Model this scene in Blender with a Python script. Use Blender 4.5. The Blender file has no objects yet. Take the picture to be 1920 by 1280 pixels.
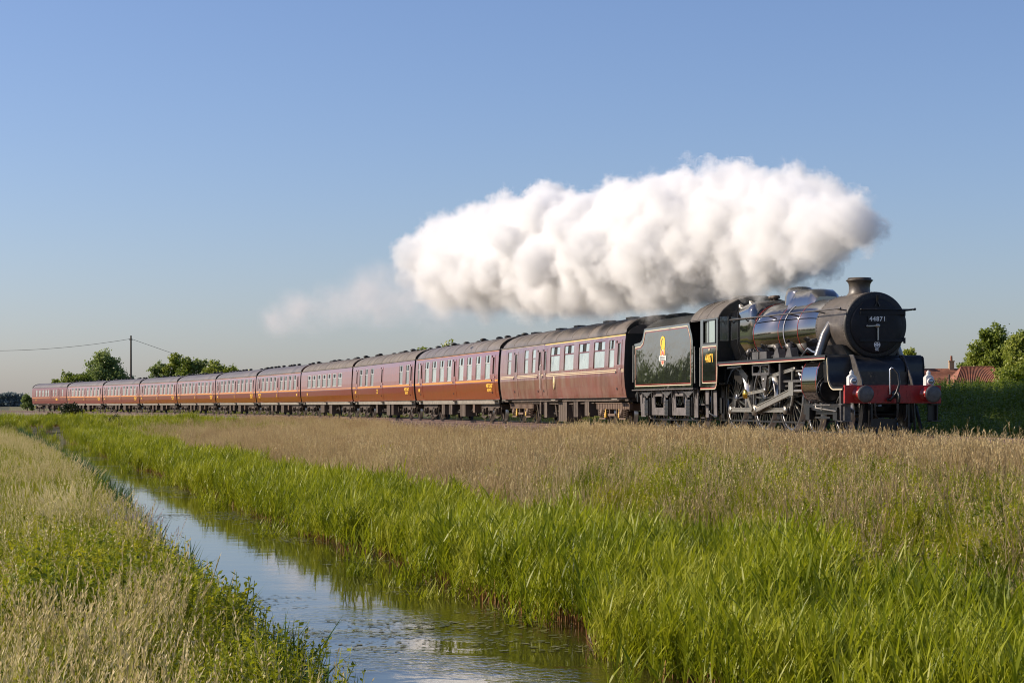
import bpy, math, random
import numpy as np
from mathutils import Vector, Matrix
SC = bpy.context.scene
COL = SC.collection
PI = math.pi
R = math.radians

# ------------------------------------------------------------------ camera
cam = bpy.data.cameras.new('camera')
cam.sensor_width = 36.0
cam.lens = 70.05
cam.shift_y = 0.0628
cam.clip_start = 0.1
cam.clip_end = 9000
camo = bpy.data.objects.new('camera', cam)
COL.objects.link(camo)
camo.location = (0, 0, 0.715)
camo.rotation_euler = (PI / 2, 0, 0)
SC.camera = camo

# ------------------------------------------------------------------ light
SUN_EL = 31.0
SUN_AZ = R(-83)          # compass direction of the sun, measured from +Y towards +X
world = bpy.data.worlds.new('World')
SC.world = world
world.use_nodes = True
wn = world.node_tree.nodes
wn.clear()
w_out = wn.new('ShaderNodeOutputWorld')
w_bg = wn.new('ShaderNodeBackground')
w_sky = wn.new('ShaderNodeTexSky')
w_sky.sky_type = 'NISHITA'
w_sky.sun_disc = False
w_sky.sun_elevation = R(SUN_EL)
w_sky.sun_rotation = SUN_AZ
w_sky.altitude = 0
w_sky.air_density = 1.0
w_sky.dust_density = 0.8
w_sky.ozone_density = 4.5
w_bg.inputs['Strength'].default_value = 0.095
w_wb = wn.new('ShaderNodeVectorMath')      # the camera's white balance
w_wb.operation = 'MULTIPLY'
w_wb.inputs[1].default_value = (0.985, 0.925, 1.04)
world.node_tree.links.new(w_sky.outputs[0], w_wb.inputs[0])
world.node_tree.links.new(w_wb.outputs[0], w_bg.inputs['Color'])
world.node_tree.links.new(w_bg.outputs[0], w_out.inputs['Surface'])
sun = bpy.data.lights.new('sun', 'SUN')
sun.energy = 5.0
sun.angle = R(0.55)
sun.color = (1.0, 0.87, 0.70)
suno = bpy.data.objects.new('sun', sun)
COL.objects.link(suno)
ce = math.cos(R(SUN_EL))
SUN_DIR = Vector((math.sin(SUN_AZ) * ce, math.cos(SUN_AZ) * ce, math.sin(R(SUN_EL))))
suno.rotation_euler = SUN_DIR.to_track_quat('Z', 'Y').to_euler()
suno.location = (-30, 0, 40)
SC.view_settings.view_transform = 'Standard'
SC.view_settings.look = 'None'
SC.view_settings.gamma = 1
SC.view_settings.exposure = 0.42
SC.view_settings.use_curve_mapping = False
SC.render.engine = 'CYCLES'
cy = SC.cycles
cy.max_bounces = 14
cy.diffuse_bounces = 3
cy.glossy_bounces = 3
cy.transmission_bounces = 4
cy.volume_bounces = 12
cy.transparent_max_bounces = 8
cy.volume_step_rate = 1.0
cy.caustics_reflective = False
cy.caustics_refractive = False
cy.sample_clamp_indirect = 8
try:
    cy.filter_width = 1.05
    cy.use_denoising = True
    cy.denoiser = 'OPENIMAGEDENOISE'
except Exception:
    pass


# ------------------------------------------------------------------ materials
def nd(nt, t, **kw):
    n = nt.nodes.new(t)
    for k, v in kw.items():
        setattr(n, k, v)
    return n


def mat(name, col, rough=0.5, metal=0.0, coat=0.0, spec=0.5, var=0.0, vscale=3.0, bump=0.0, bscale=20.0,
        stretch=(1, 1, 1), dirt=None, dscale=1.5, dlo=0.5, dhi=0.7, rvar=0.0):
    m = bpy.data.materials.new(name)
    m.use_nodes = True
    nt = m.node_tree
    p = nt.nodes['Principled BSDF']
    p.inputs['Base Color'].default_value = (*col, 1)
    p.inputs['Roughness'].default_value = rough
    p.inputs['Metallic'].default_value = metal
    p.inputs['Coat Weight'].default_value = coat
    p.inputs['Coat Roughness'].default_value = 0.03
    p.inputs['Coat IOR'].default_value = (1.55 if 'maroon' in name else 2.0) if coat >= 0.9 else 1.5
    p.inputs['Specular IOR Level'].default_value = spec
    L = nt.links.new
    if var or bump or dirt or rvar:
        tc = nd(nt, 'ShaderNodeTexCoord')
        mp = nd(nt, 'ShaderNodeMapping')
        mp.inputs['Scale'].default_value = stretch
        L(tc.outputs['Object'], mp.inputs[0])
        src = None
        if var or rvar:
            n1 = nd(nt, 'ShaderNodeTexNoise')
            n1.inputs['Scale'].default_value = vscale
            n1.inputs['Detail'].default_value = 5
            n1.inputs['Roughness'].default_value = 0.65
            L(mp.outputs[0], n1.inputs['Vector'])
            mr = nd(nt, 'ShaderNodeMapRange')
            mr.inputs['From Min'].default_value = 0.3
            mr.inputs['From Max'].default_value = 0.7
            mr.inputs['To Min'].default_value = 1 - var
            mr.inputs['To Max'].default_value = 1 + var
            L(n1.outputs['Fac'], mr.inputs['Value'])
            mx = nd(nt, 'ShaderNodeVectorMath', operation='SCALE')
            mx.inputs[0].default_value = col
            L(mr.outputs[0], mx.inputs['Scale'])
            L(mx.outputs[0], p.inputs['Base Color'])
            src = mx.outputs[0]
            if rvar:
                m2 = nd(nt, 'ShaderNodeMapRange')
                m2.inputs['From Min'].default_value = 0.3
                m2.inputs['From Max'].default_value = 0.7
                m2.inputs['To Min'].default_value = rough
                m2.inputs['To Max'].default_value = rough + rvar
                L(n1.outputs['Fac'], m2.inputs['Value'])
                L(m2.outputs[0], p.inputs['Roughness'])
        if dirt:
            n2 = nd(nt, 'ShaderNodeTexNoise')
            n2.inputs['Scale'].default_value = dscale
            n2.inputs['Detail'].default_value = 8
            n2.inputs['Roughness'].default_value = 0.7
            L(mp.outputs[0], n2.inputs['Vector'])
            m3 = nd(nt, 'ShaderNodeMapRange')
            m3.inputs['From Min'].default_value = dlo
            m3.inputs['From Max'].default_value = dhi
            L(n2.outputs['Fac'], m3.inputs['Value'])
            mm = nd(nt, 'ShaderNodeMix', data_type='RGBA')
            mm.inputs[6].default_value = (*col, 1)
            if src:
                L(src, mm.inputs[6])
            mm.inputs[7].default_value = (*dirt, 1)
            L(m3.outputs[0], mm.inputs[0])
            L(mm.outputs[2], p.inputs['Base Color'])
        if bump:
            n3 = nd(nt, 'ShaderNodeTexNoise')
            n3.inputs['Scale'].default_value = bscale
            n3.inputs['Detail'].default_value = 4
            L(mp.outputs[0], n3.inputs['Vector'])
            b = nd(nt, 'ShaderNodeBump')
            b.inputs['Strength'].default_value = 1.0
            b.inputs['Distance'].default_value = bump
            L(n3.outputs['Fac'], b.inputs['Height'])
            L(b.outputs[0], p.inputs['Normal'])
            if coat:
                L(b.outputs[0], p.inputs['Coat Normal'])
    return m


def leafmat(name, cols, trans=0.35, rough=0.45, nscale=0.25, spec=0.4):
    """foliage: colour picked by a mix of per-copy random and a patchy world-space noise"""
    m = bpy.data.materials.new(name)
    m.use_nodes = True
    nt = m.node_tree
    L = nt.links.new
    p = nt.nodes['Principled BSDF']
    out = nt.nodes['Material Output']
    oi = nd(nt, 'ShaderNodeObjectInfo')
    ge = nd(nt, 'ShaderNodeNewGeometry')
    n1 = nd(nt, 'ShaderNodeTexNoise')
    n1.inputs['Scale'].default_value = nscale
    n1.inputs['Detail'].default_value = 3
    L(ge.outputs['Position'], n1.inputs['Vector'])
    n2 = nd(nt, 'ShaderNodeTexNoise')
    n2.inputs['Scale'].default_value = 9.0
    n2.inputs['Detail'].default_value = 1
    L(ge.outputs['Position'], n2.inputs['Vector'])
    a = nd(nt, 'ShaderNodeMath', operation='MULTIPLY_ADD')
    L(oi.outputs['Random'], a.inputs[0])
    a.inputs[1].default_value = 0.34
    L(n1.outputs['Fac'], a.inputs[2])
    b = nd(nt, 'ShaderNodeMath', operation='MULTIPLY_ADD')
    L(n2.outputs['Fac'], b.inputs[0])
    b.inputs[1].default_value = 0.6
    L(a.outputs[0], b.inputs[2])
    mr = nd(nt, 'ShaderNodeMapRange')
    mr.inputs['From Min'].default_value = 0.62
    mr.inputs['From Max'].default_value = 1.32
    L(b.outputs[0], mr.inputs['Value'])
    cr = nd(nt, 'ShaderNodeValToRGB')
    el = cr.color_ramp.elements
    k = len(cols)
    el[0].position = 0
    el[0].color = (*cols[0], 1)
    el[1].position = 1
    el[1].color = (*cols[-1], 1)
    for i in range(1, k - 1):
        e = el.new(i / (k - 1))
        e.color = (*cols[i], 1)
    L(mr.outputs[0], cr.inputs[0])
    L(cr.outputs[0], p.inputs['Base Color'])
    p.inputs['Roughness'].default_value = rough
    p.inputs['Specular IOR Level'].default_value = spec
    if trans:
        t = nd(nt, 'ShaderNodeBsdfTranslucent')
        L(cr.outputs[0], t.inputs['Color'])
        mx = nd(nt, 'ShaderNodeMixShader')
        mx.inputs[0].default_value = trans
        L(p.outputs[0], mx.inputs[1])
        L(t.outputs[0], mx.inputs[2])
        L(mx.outputs[0], out.inputs['Surface'])
    return m


# ------------------------------------------------------------------ mesh builder
class MB:
    def __init__(s):
        s.v, s.f, s.m, s.sm = [], [], [], []

    def add(s, vs, fs, mi=0, smooth=False):
        o = len(s.v)
        s.v.extend([tuple(map(float, v)) for v in vs])
        for f in fs:
            s.f.append(tuple(i + o for i in f))
            s.m.append(mi)
            s.sm.append(smooth)
        return s

    def box(s, x0, x1, y0, y1, z0, z1, mi=0):
        v = [(x, y, z) for x in (x0, x1) for y in (y0, y1) for z in (z0, z1)]
        return s.add(v, [(0, 1, 3, 2), (4, 6, 7, 5), (0, 4, 5, 1), (2, 3, 7, 6), (0, 2, 6, 4), (1, 5, 7, 3)], mi)

    def bar(s, a, b, w, h, mi=0, up=(0, 0, 1)):
        """rectangular bar between two points"""
        a, b = Vector(a), Vector(b)
        d = (b - a).normalized()
        u = Vector(up)
        sd = d.cross(u)
        if sd.length < 1e-4:
            sd = Vector((1, 0, 0))
        sd.normalize()
        u = sd.cross(d)
        v = []
        for q in (a, b):
            for i, j in ((-1, -1), (1, -1), (1, 1), (-1, 1)):
                v.append(q + sd * (i * w / 2) + u * (j * h / 2))
        return s.add(v, [(0, 1, 2, 3), (7, 6, 5, 4), (0, 4, 5, 1), (1, 5, 6, 2), (2, 6, 7, 3), (3, 7, 4, 0)], mi)

    def tube(s, pts, r, n=8, mi=0, cap=True):
        """round tube along points; r a number or a list"""
        P = [Vector(q) for q in pts]
        rr = r if isinstance(r, (list, tuple)) else [r] * len(P)
        rings = []
        prev = None
        for i, q in enumerate(P):
            d = (P[min(i + 1, len(P) - 1)] - P[max(i - 1, 0)])
            d.normalize()
            if prev is None:
                a = Vector((0, 0, 1)) if abs(d.z) < 0.9 else Vector((1, 0, 0))
                a = (a - d * a.dot(d)).normalized()
            else:
                a = (prev - d * prev.dot(d)).normalized()
            prev = a
            b = d.cross(a)
            rings.append([q + (a * math.cos(2 * PI * k / n) + b * math.sin(2 * PI * k / n)) * rr[i] for k in range(n)])
        v = [x for rg in rings for x in rg]
        f = []
        for i in range(len(P) - 1):
            for k in range(n):
                f.append((i * n + k, i * n + (k + 1) % n, (i + 1) * n + (k + 1) % n, (i + 1) * n + k))
        s.add(v, f, mi, True)
        if cap:
            s.add(rings[0], [tuple(range(n))[::-1]], mi)
            s.add(rings[-1], [tuple(range(n))], mi)
        return s

    def lathe(s, prof, o, axis, n=32, mi=0, smooth=True, a0=0, a1=2 * PI):
        """prof: (distance along the axis, radius)"""
        ax = Vector(axis).normalized()
        a = Vector((0, 0, 1)) if abs(ax.z) < 0.9 else Vector((1, 0, 0))
        a = (a - ax * a.dot(ax)).normalized()
        b = ax.cross(a)
        o = Vector(o)
        full = abs(a1 - a0 - 2 * PI) < 1e-6
        m = n if full else n + 1
        v = []
        for d, r in prof:
            for k in range(m):
                t = a0 + (a1 - a0) * k / n
                v.append(o + ax * d + (a * math.cos(t) + b * math.sin(t)) * r)
        f = []
        for i in range(len(prof) - 1):
            for k in range(n):
                k2 = (k + 1) % m
                f.append((i * m + k, i * m + k2, (i + 1) * m + k2, (i + 1) * m + k))
        return s.add(v, f, mi, smooth)

    def prism(s, poly, y0, y1, mi=0, axis='y'):
        """extrude a polygon given in the other two coordinates"""
        n = len(poly)
        if axis == 'y':
            v = [(p, y0, q) for p, q in poly] + [(p, y1, q) for p, q in poly]
        elif axis == 'x':
            v = [(y0, p, q) for p, q in poly] + [(y1, p, q) for p, q in poly]
        else:
            v = [(p, q, y0) for p, q in poly] + [(p, q, y1) for p, q in poly]
        f = [tuple(range(n)), tuple(range(2 * n - 1, n - 1, -1))]
        for i in range(n):
            j = (i + 1) % n
            f.append((i, i + n, j + n, j))
        return s.add(v, f, mi)

    def loft(s, rings, mi=0, smooth=True, closed=True, caps=False):
        n = len(rings[0])
        v = [x for r in rings for x in r]
        f = []
        for i in range(len(rings) - 1):
            for k in range(n if closed else n - 1):
                k2 = (k + 1) % n
                f.append((i * n + k, i * n + k2, (i + 1) * n + k2, (i + 1) * n + k))
        s.add(v, f, mi, smooth)
        if caps:
            s.add(rings[0], [tuple(range(n))[::-1]], mi)
            s.add(rings[-1], [tuple(range(n))], mi)
        return s

    def ball(s, c, r, mi=0, n=8, sq=(1, 1, 1)):
        v, f = [], []
        for i in range(n // 2 + 1):
            t = PI * i / (n // 2)
            for k in range(n):
                a = 2 * PI * k / n
                v.append((c[0] + r * sq[0] * math.sin(t) * math.cos(a), c[1] + r * sq[1] * math.sin(t) * math.sin(a), c[2] + r * sq[2] * math.cos(t)))
        for i in range(n // 2):
            for k in range(n):
                f.append((i * n + k, (i + 1) * n + k, (i + 1) * n + (k + 1) % n, i * n + (k + 1) % n))
        return s.add(v, f, mi, True)

    def mesh(s, name, mats):
        me = bpy.data.meshes.new(name)
        me.from_pydata(s.v, [], s.f)
        for m in mats if isinstance(mats, (list, tuple)) else [mats]:
            me.materials.append(m)
        me.polygons.foreach_set('material_index', s.m)
        me.polygons.foreach_set('use_smooth', s.sm)
        me.update()
        return me

    def build(s, name, mats, parent=None, bevel=0.0):
        o = bpy.data.objects.new(name, s.mesh(name, mats))
        COL.objects.link(o)
        if parent:
            o.parent = parent
        if bevel:
            b = o.modifiers.new('bevel', 'BEVEL')
            b.width = bevel
            b.segments = 2
            b.limit_method = 'ANGLE'
            b.angle_limit = R(40)
        return o


def npmesh(name, V, F, mats, mi=None, smooth=False):
    """quads from numpy arrays"""
    me = bpy.data.meshes.new(name)
    V = np.asarray(V, dtype=np.float32)
    F = np.asarray(F, dtype=np.int32)
    k = F.shape[1]
    me.vertices.add(len(V))
    me.vertices.foreach_set('co', V.ravel())
    me.loops.add(F.size)
    me.loops.foreach_set('vertex_index', F.ravel())
    me.polygons.add(len(F))
    me.polygons.foreach_set('loop_start', np.arange(0, F.size, k, dtype=np.int32))
    for m in mats if isinstance(mats, (list, tuple)) else [mats]:
        me.materials.append(m)
    if mi is not None:
        me.polygons.foreach_set('material_index', np.asarray(mi, dtype=np.int32))
    me.polygons.foreach_set('use_smooth', np.full(len(F), smooth))
    me.update(calc_edges=True)
    return me


def empty(name, loc=(0, 0, 0), rz=0.0):
    o = bpy.data.objects.new(name, None)
    o.empty_display_size = 0.3
    o.location = loc
    o.rotation_euler = (0, 0, rz)
    COL.objects.link(o)
    return o


def tag(o, label=None, cat=None, group=None, kind=None):
    if label:
        o['label'] = label
    if cat:
        o['category'] = cat
    if group:
        o['group'] = group
    if kind:
        o['kind'] = kind
    return o


def sub(name, o, parent):
    """the same mesh data as a further part"""
    c = bpy.data.objects.new(name, o.data)
    COL.objects.link(c)
    c.parent = parent
    return c


def text(name, s, size, m, parent, loc, rot, sx=1.0, align='CENTER', ext=0.002, bold=0.0, space=1.0):
    cu = bpy.data.curves.new(name, 'FONT')
    cu.body = s
    cu.size = size
    cu.align_x = align
    cu.align_y = 'CENTER'
    cu.extrude = ext
    cu.offset = bold
    cu.space_character = space
    cu.resolution_u = 3
    t = bpy.data.objects.new(name, cu)
    COL.objects.link(t)
    dg = bpy.context.evaluated_depsgraph_get()
    me = bpy.data.meshes.new_from_object(t.evaluated_get(dg))
    bpy.data.objects.remove(t)
    me.materials.clear()
    me.materials.append(m)
    o = bpy.data.objects.new(name, me)
    COL.objects.link(o)
    o.parent = parent
    o.location = loc
    o.rotation_euler = rot
    o.scale = (sx, 1, 1)
    return o


# ------------------------------------------------------------------ the line of the railway
TX0, TZ0, TH0 = 7.26978, 57.71044, 0.21295
KN = [10, 60, 120, 170, 240]
KK = [0.00063, 0.0011, 0.0015, 0.0014]


def heading(s):
    d = -s
    t = TH0
    for i in range(4):
        t += KK[i] * min(max(d - KN[i], 0), KN[i + 1] - KN[i])
    if d > 240:
        t += 0.0008 * min(d - 240, 200)
    return t


TS = np.arange(40.0, -420.5, -0.5)
TP = np.zeros((len(TS), 2))
TH = np.array([heading(s) for s in TS])
i0 = int(np.argmin(abs(TS)))
TP[i0] = (TX0, TZ0)
for i in range(i0 + 1, len(TS)):
    h = heading((TS[i] + TS[i - 1]) / 2)
    TP[i] = TP[i - 1] + np.array([math.sin(h), -math.cos(h)]) * -0.5
for i in range(i0 - 1, -1, -1):
    h = heading((TS[i] + TS[i + 1]) / 2)
    TP[i] = TP[i + 1] + np.array([math.sin(h), -math.cos(h)]) * 0.5


def track(s):
    x = float(np.interp(-s, -TS, TP[:, 0]))
    y = float(np.interp(-s, -TS, TP[:, 1]))
    return x, y, heading(s)


def track_pt(s, l):
    x, y, h = track(s)
    return x + l * math.cos(h), y + l * math.sin(h)


def lateral(X, Y):
    """signed offset from the track centre (plus = the far side)"""
    X = np.asarray(X, dtype=float).ravel()
    Y = np.asarray(Y, dtype=float).ravel()
    out = np.zeros(len(X))
    T2 = TP[::4]
    H2 = TH[::4]
    for a in range(0, len(X), 20000):
        dx = X[a:a + 20000, None] - T2[None, :, 0]
        dy = Y[a:a + 20000, None] - T2[None, :, 1]
        j = np.argmin(dx * dx + dy * dy, axis=1)
        r = np.arange(len(j))
        out[a:a + 20000] = dx[r, j] * np.cos(H2[j]) + dy[r, j] * np.sin(H2[j])
    return out


def sstep(a, b, x):
    t = np.clip((x - a) / (b - a), 0, 1)
    return t * t * (3 - 2 * t)


def wob(x, s=0.0):
    return np.sin(x * 0.9 + s) * 0.5 + np.sin(x * 0.37 + 2.1 + s) * 0.8 + np.sin(x * 2.3 + s * 2) * 0.25


WZ = -1.85


def ucoord(X, Y):
    u = X - (6.61 - 0.27 * Y) + 0.10 * wob(Y * 0.8)
    # the near left bank stands back a little
    return u + 0.42 * sstep(-2.5, -3.2, u) * sstep(34, 18, Y) - 0.75 * sstep(-1.9, -2.6, u) * sstep(32, 60, Y)


def ground_z(X, Y):
    shp = np.shape(X)
    X = np.asarray(X, dtype=float).ravel()
    Y = np.asarray(Y, dtype=float).ravel()
    l = lateral(X, Y)
    u = ucoord(X, Y)
    # land between ditch and railway
    z = -0.75 - 0.45 * sstep(-4.0, -13.0, l)
    # far side bank
    z = np.where(l > 0, -0.75 + 1.15 * sstep(4.2, 9.0, l), z)
    # reed bed and ditch
    fade = 1 - sstep(138, 150, Y)
    zb = np.where(u > 3.2, -1.2, -1.2)
    ditch = np.interp(u, [-60, -7, -5.1, -4.5, -3.45, -3.0, -0.5, 0.1, 3.0, 4.6, 7.0],
                      [-0.93, -0.93, -0.97, -1.15, -1.86, -2.3, -2.35, -1.93, -1.78, -1.25, 5.0])
    ditch = ditch + 0.04 * wob(X * 1.3 + Y * 0.7) * (u < -4)
    z = np.where(u < 4.6, np.minimum(z, ditch) * fade + (1 - fade) * -0.9, z)
    z = np.where((u >= 4.6) & (u < 6), np.minimum(z, -1.2 + (u - 4.6) * 0.3), z)
    z += 0.03 * wob(X * 0.8 + 1.3 * Y)
    return z.reshape(shp)


# ------------------------------------------------------------------ setting
M = {}
M['soil'] = mat('soil', (0.055, 0.055, 0.020), 0.95, var=0.4, vscale=1.2, dirt=(0.10, 0.085, 0.045), dscale=0.6, bump=0.05, bscale=6)


def field_bands():
    """away from the ditch the ground carries strips of crop and grass"""
    nt = M['soil'].node_tree
    p = nt.nodes['Principled BSDF']
    L = nt.links.new
    old = p.inputs['Base Color'].links[0].from_socket
    ge = nd(nt, 'ShaderNodeNewGeometry')
    sp = nd(nt, 'ShaderNodeSeparateXYZ')
    L(ge.outputs['Position'], sp.inputs[0])
    u = nd(nt, 'ShaderNodeMath', operation='MULTIPLY_ADD')
    L(sp.outputs['Y'], u.inputs[0])
    u.inputs[1].default_value = 0.27
    L(sp.outputs['X'], u.inputs[2])
    w = nd(nt, 'ShaderNodeTexNoise', noise_dimensions='1D')
    w.inputs['Scale'].default_value = 0.055
    w.inputs['Detail'].default_value = 4
    L(u.outputs[0], w.inputs['W'])
    cr = nd(nt, 'ShaderNodeValToRGB')
    e = cr.color_ramp.elements
    e[0].position, e[0].color = 0.36, (0.045, 0.075, 0.015, 1)
    e[1].position, e[1].color = 0.64, (0.17, 0.19, 0.05, 1)
    q = e.new(0.5)
    q.color = (0.09, 0.13, 0.022, 1)
    L(w.outputs['Fac'], cr.inputs[0])
    f = nd(nt, 'ShaderNodeMapRange')
    f.inputs['From Min'].default_value = -5
    f.inputs['From Max'].default_value = -14
    L(u.outputs[0], f.inputs['Value'])
    g = nd(nt, 'ShaderNodeMapRange')
    g.inputs['From Min'].default_value = 30
    g.inputs['From Max'].default_value = 45
    L(u.outputs[0], g.inputs['Value'])
    mx = nd(nt, 'ShaderNodeMath', operation='MAXIMUM')
    L(f.outputs[0], mx.inputs[0])
    L(g.outputs[0], mx.inputs[1])
    mm = nd(nt, 'ShaderNodeMix', data_type='RGBA')
    L(mx.outputs[0], mm.inputs[0])
    L(old, mm.inputs[6])
    L(cr.outputs[0], mm.inputs[7])
    L(mm.outputs[2], p.inputs['Base Color'])


field_bands()


def build_ground():
    ys = np.concatenate([np.array([-800., -200, -60, -20, -8]), np.arange(-4, 60, 0.5), np.arange(60, 160, 1.0),
                         np.arange(160, 420, 4.0), np.array([420, 480, 560, 700, 900, 1300, 2000, 3500, 6000])])
    us = np.concatenate([-np.geomspace(5000, 62, 14), np.arange(-60, -12, 3.0), np.arange(-12, 7, 0.3), np.arange(7, 50, 1.0),
                         np.geomspace(50, 5000, 24)])
    Y, U = np.meshgrid(ys, us, indexing='ij')
    X = 6.61 - 0.27 * np.clip(Y, -60, 700) + U
    Z = ground_z(X, Y)
    V = np.stack([X, Y, Z], -1).reshape(-1, 3)
    a, b = len(ys), len(us)
    i, j = np.meshgrid(np.arange(a - 1), np.arange(b - 1), indexing='ij')
    q = (i * b + j).ravel()
    F = np.stack([q, q + 1, q + b + 1, q + b], -1)
    me = npmesh('ground', V, F, M['soil'], smooth=True)
    o = bpy.data.objects.new('ground', me)
    COL.objects.link(o)
    tag(o, 'flat grassy marshland on both sides of the ditch and railway', kind='structure')


build_ground()


def water_mat():
    m = bpy.data.materials.new('ditch_water')
    m.use_nodes = True
    nt = m.node_tree
    L = nt.links.new
    p = nt.nodes['Principled BSDF']
    p.inputs['Base Color'].default_value = (0.036, 0.034, 0.008, 1)
    p.inputs['Roughness'].default_value = 0.03
    p.inputs['IOR'].default_value = 1.36
    p.inputs['Specular IOR Level'].default_value = 0.75
    ge = nd(nt, 'ShaderNodeNewGeometry')
    mp = nd(nt, 'ShaderNodeMapping')
    mp.inputs['Scale'].default_value = (1, 1, 1)
    L(ge.outputs['Position'], mp.inputs[0])
    n1 = nd(nt, 'ShaderNodeTexNoise')
    n1.inputs['Scale'].default_value = 7.0
    n1.inputs['Detail'].default_value = 3
    n1.inputs['Distortion'].default_value = 0.6
    L(mp.outputs[0], n1.inputs['Vector'])
    n2 = nd(nt, 'ShaderNodeTexNoise')
    n2.inputs['Scale'].default_value = 1.1
    n2.inputs['Detail'].default_value = 1
    L(mp.outputs[0], n2.inputs['Vector'])
    # breeze patch: strong in front, where the ditch opens
    sp = nd(nt, 'ShaderNodeSeparateXYZ')
    L(ge.outputs['Position'], sp.inputs[0])
    my = nd(nt, 'ShaderNodeMapRange')
    my.inputs['From Min'].default_value = 26.5
    my.inputs['From Max'].default_value = 21.0
    L(sp.outputs['Y'], my.inputs['Value'])
    n4 = nd(nt, 'ShaderNodeTexNoise')
    n4.inputs['Scale'].default_value = 0.55
    L(mp.outputs[0], n4.inputs['Vector'])
    mz = nd(nt, 'ShaderNodeMapRange')
    mz.inputs['From Min'].default_value = 0.44
    mz.inputs['From Max'].default_value = 0.56
    L(n4.outputs['Fac'], mz.inputs['Value'])
    mu = nd(nt, 'ShaderNodeMath', operation='MULTIPLY')
    L(my.outputs[0], mu.inputs[0])
    L(mz.outputs[0], mu.inputs[1])
    am = nd(nt, 'ShaderNodeMath', operation='MULTIPLY_ADD')
    L(mu.outputs[0], am.inputs[0])
    am.inputs[1].default_value = 0.010
    am.inputs[2].default_value = 0.0007
    hh = nd(nt, 'ShaderNodeMath', operation='MULTIPLY')
    L(n1.outputs['Fac'], hh.inputs[0])
    L(am.outputs[0], hh.inputs[1])
    h2 = nd(nt, 'ShaderNodeMath', operation='MULTIPLY_ADD')
    L(n2.outputs['Fac'], h2.inputs[0])
    h2.inputs[1].default_value = 0.003
    L(hh.outputs[0], h2.inputs[2])
    b = nd(nt, 'ShaderNodeBump')
    b.inputs['Strength'].default_value = 1
    b.inputs['Distance'].default_value = 1.0
    L(h2.outputs[0], b.inputs['Height'])
    L(b.outputs[0], p.inputs['Normal'])
    return m


wb = MB()
ys = [-10, 0, 8, 14, 20, 26, 34, 44, 56, 70, 90, 115, 138, 147]
V = []
for y in ys:
    c = 6.61 - 0.27 * y
    V += [(c - 5.0, y, WZ), (c + 3.5, y, WZ)]
wb.add(V, [(2 * i, 2 * i + 1, 2 * i + 3, 2 * i + 2) for i in range(len(ys) - 1)])
o = wb.build('water', water_mat())
tag(o, 'still narrow drainage ditch reflecting blue sky and green reeds', kind='structure')

# ------------------------------------------------------------------ railway
M['ballast'] = mat('ballast', (0.15, 0.115, 0.09), 0.95, var=0.55, vscale=26, bump=0.05, bscale=24)
M['rail'] = mat('rail_steel', (0.10, 0.055, 0.04), 0.6, var=0.3, vscale=8)
M['railtop'] = mat('rail_head', (0.65, 0.66, 0.7), 0.22, metal=1.0)
M['sleeper'] = mat('sleeper_concrete', (0.28, 0.25, 0.22), 0.9, var=0.25, vscale=6)


def sweep(prof, s0, s1, step, mi=0, mb=None):
    """sweep a (lateral, z) profile along the line"""
    mb = mb or MB()
    n = max(1, int(abs(s1 - s0) / step))
    rings = []
    for i in range(n + 1):
        s = s0 + (s1 - s0) * i / n
        rings.append([(*track_pt(s, l), z) for l, z in prof])
    mb.loft(rings, mi, smooth=False, closed=False)
    return mb


trk = sweep([(-3.5, -0.85), (-3.1, -0.72), (-2.0, -0.24), (-1.75, -0.19), (1.75, -0.19), (2.0, -0.24), (3.1, -0.72), (3.5, -0.85)], 36, -400, 2.0).build('railway_track', M['ballast'])
tag(trk, 'ballasted single railway line curving away under the train', kind='structure')
for sd in (-1, 1):
    mb = MB()
    l0 = sd * 0.753
    sweep([(l0 - 0.035, 0.0), (l0 + 0.035, 0.0)], 36, -400, 2.0, 1, mb)
    for a, b, z0, z1 in ((-0.035, -0.035, -0.045, 0.0), (0.035, 0.035, 0.0, -0.045), (-0.012, -0.012, -0.14, -0.045), (0.012, 0.012, -0.045, -0.14), (-0.07, -0.07, -0.16, -0.14), (0.07, 0.07, -0.14, -0.16)):
        sweep([(l0 + a, z0), (l0 + b, z1)], 36, -400, 2.0, 0, mb)
    sweep([(l0 - 0.07, -0.14), (l0 + 0.07, -0.14)], 36, -400, 2.0, 0, mb)
    mb.build('rail', [M['rail'], M['railtop']], trk)
sm = MB().prism([(-1.25, -0.2), (1.25, -0.2), (1.25, -0.165), (0.5, -0.175), (-0.5, -0.175), (-1.25, -0.165)], -0.13, 0.13, 0, 'x').mesh('sleeper', M['sleeper'])
for i in range(290):
    s = 14 - i * 1.3
    o = bpy.data.objects.new('sleeper', sm)
    COL.objects.link(o)
    x, y, h = track(s)
    o.location = (x, y, 0)
    o.rotation_euler = (0, 0, h - PI / 2)
    o.parent = trk

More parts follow.
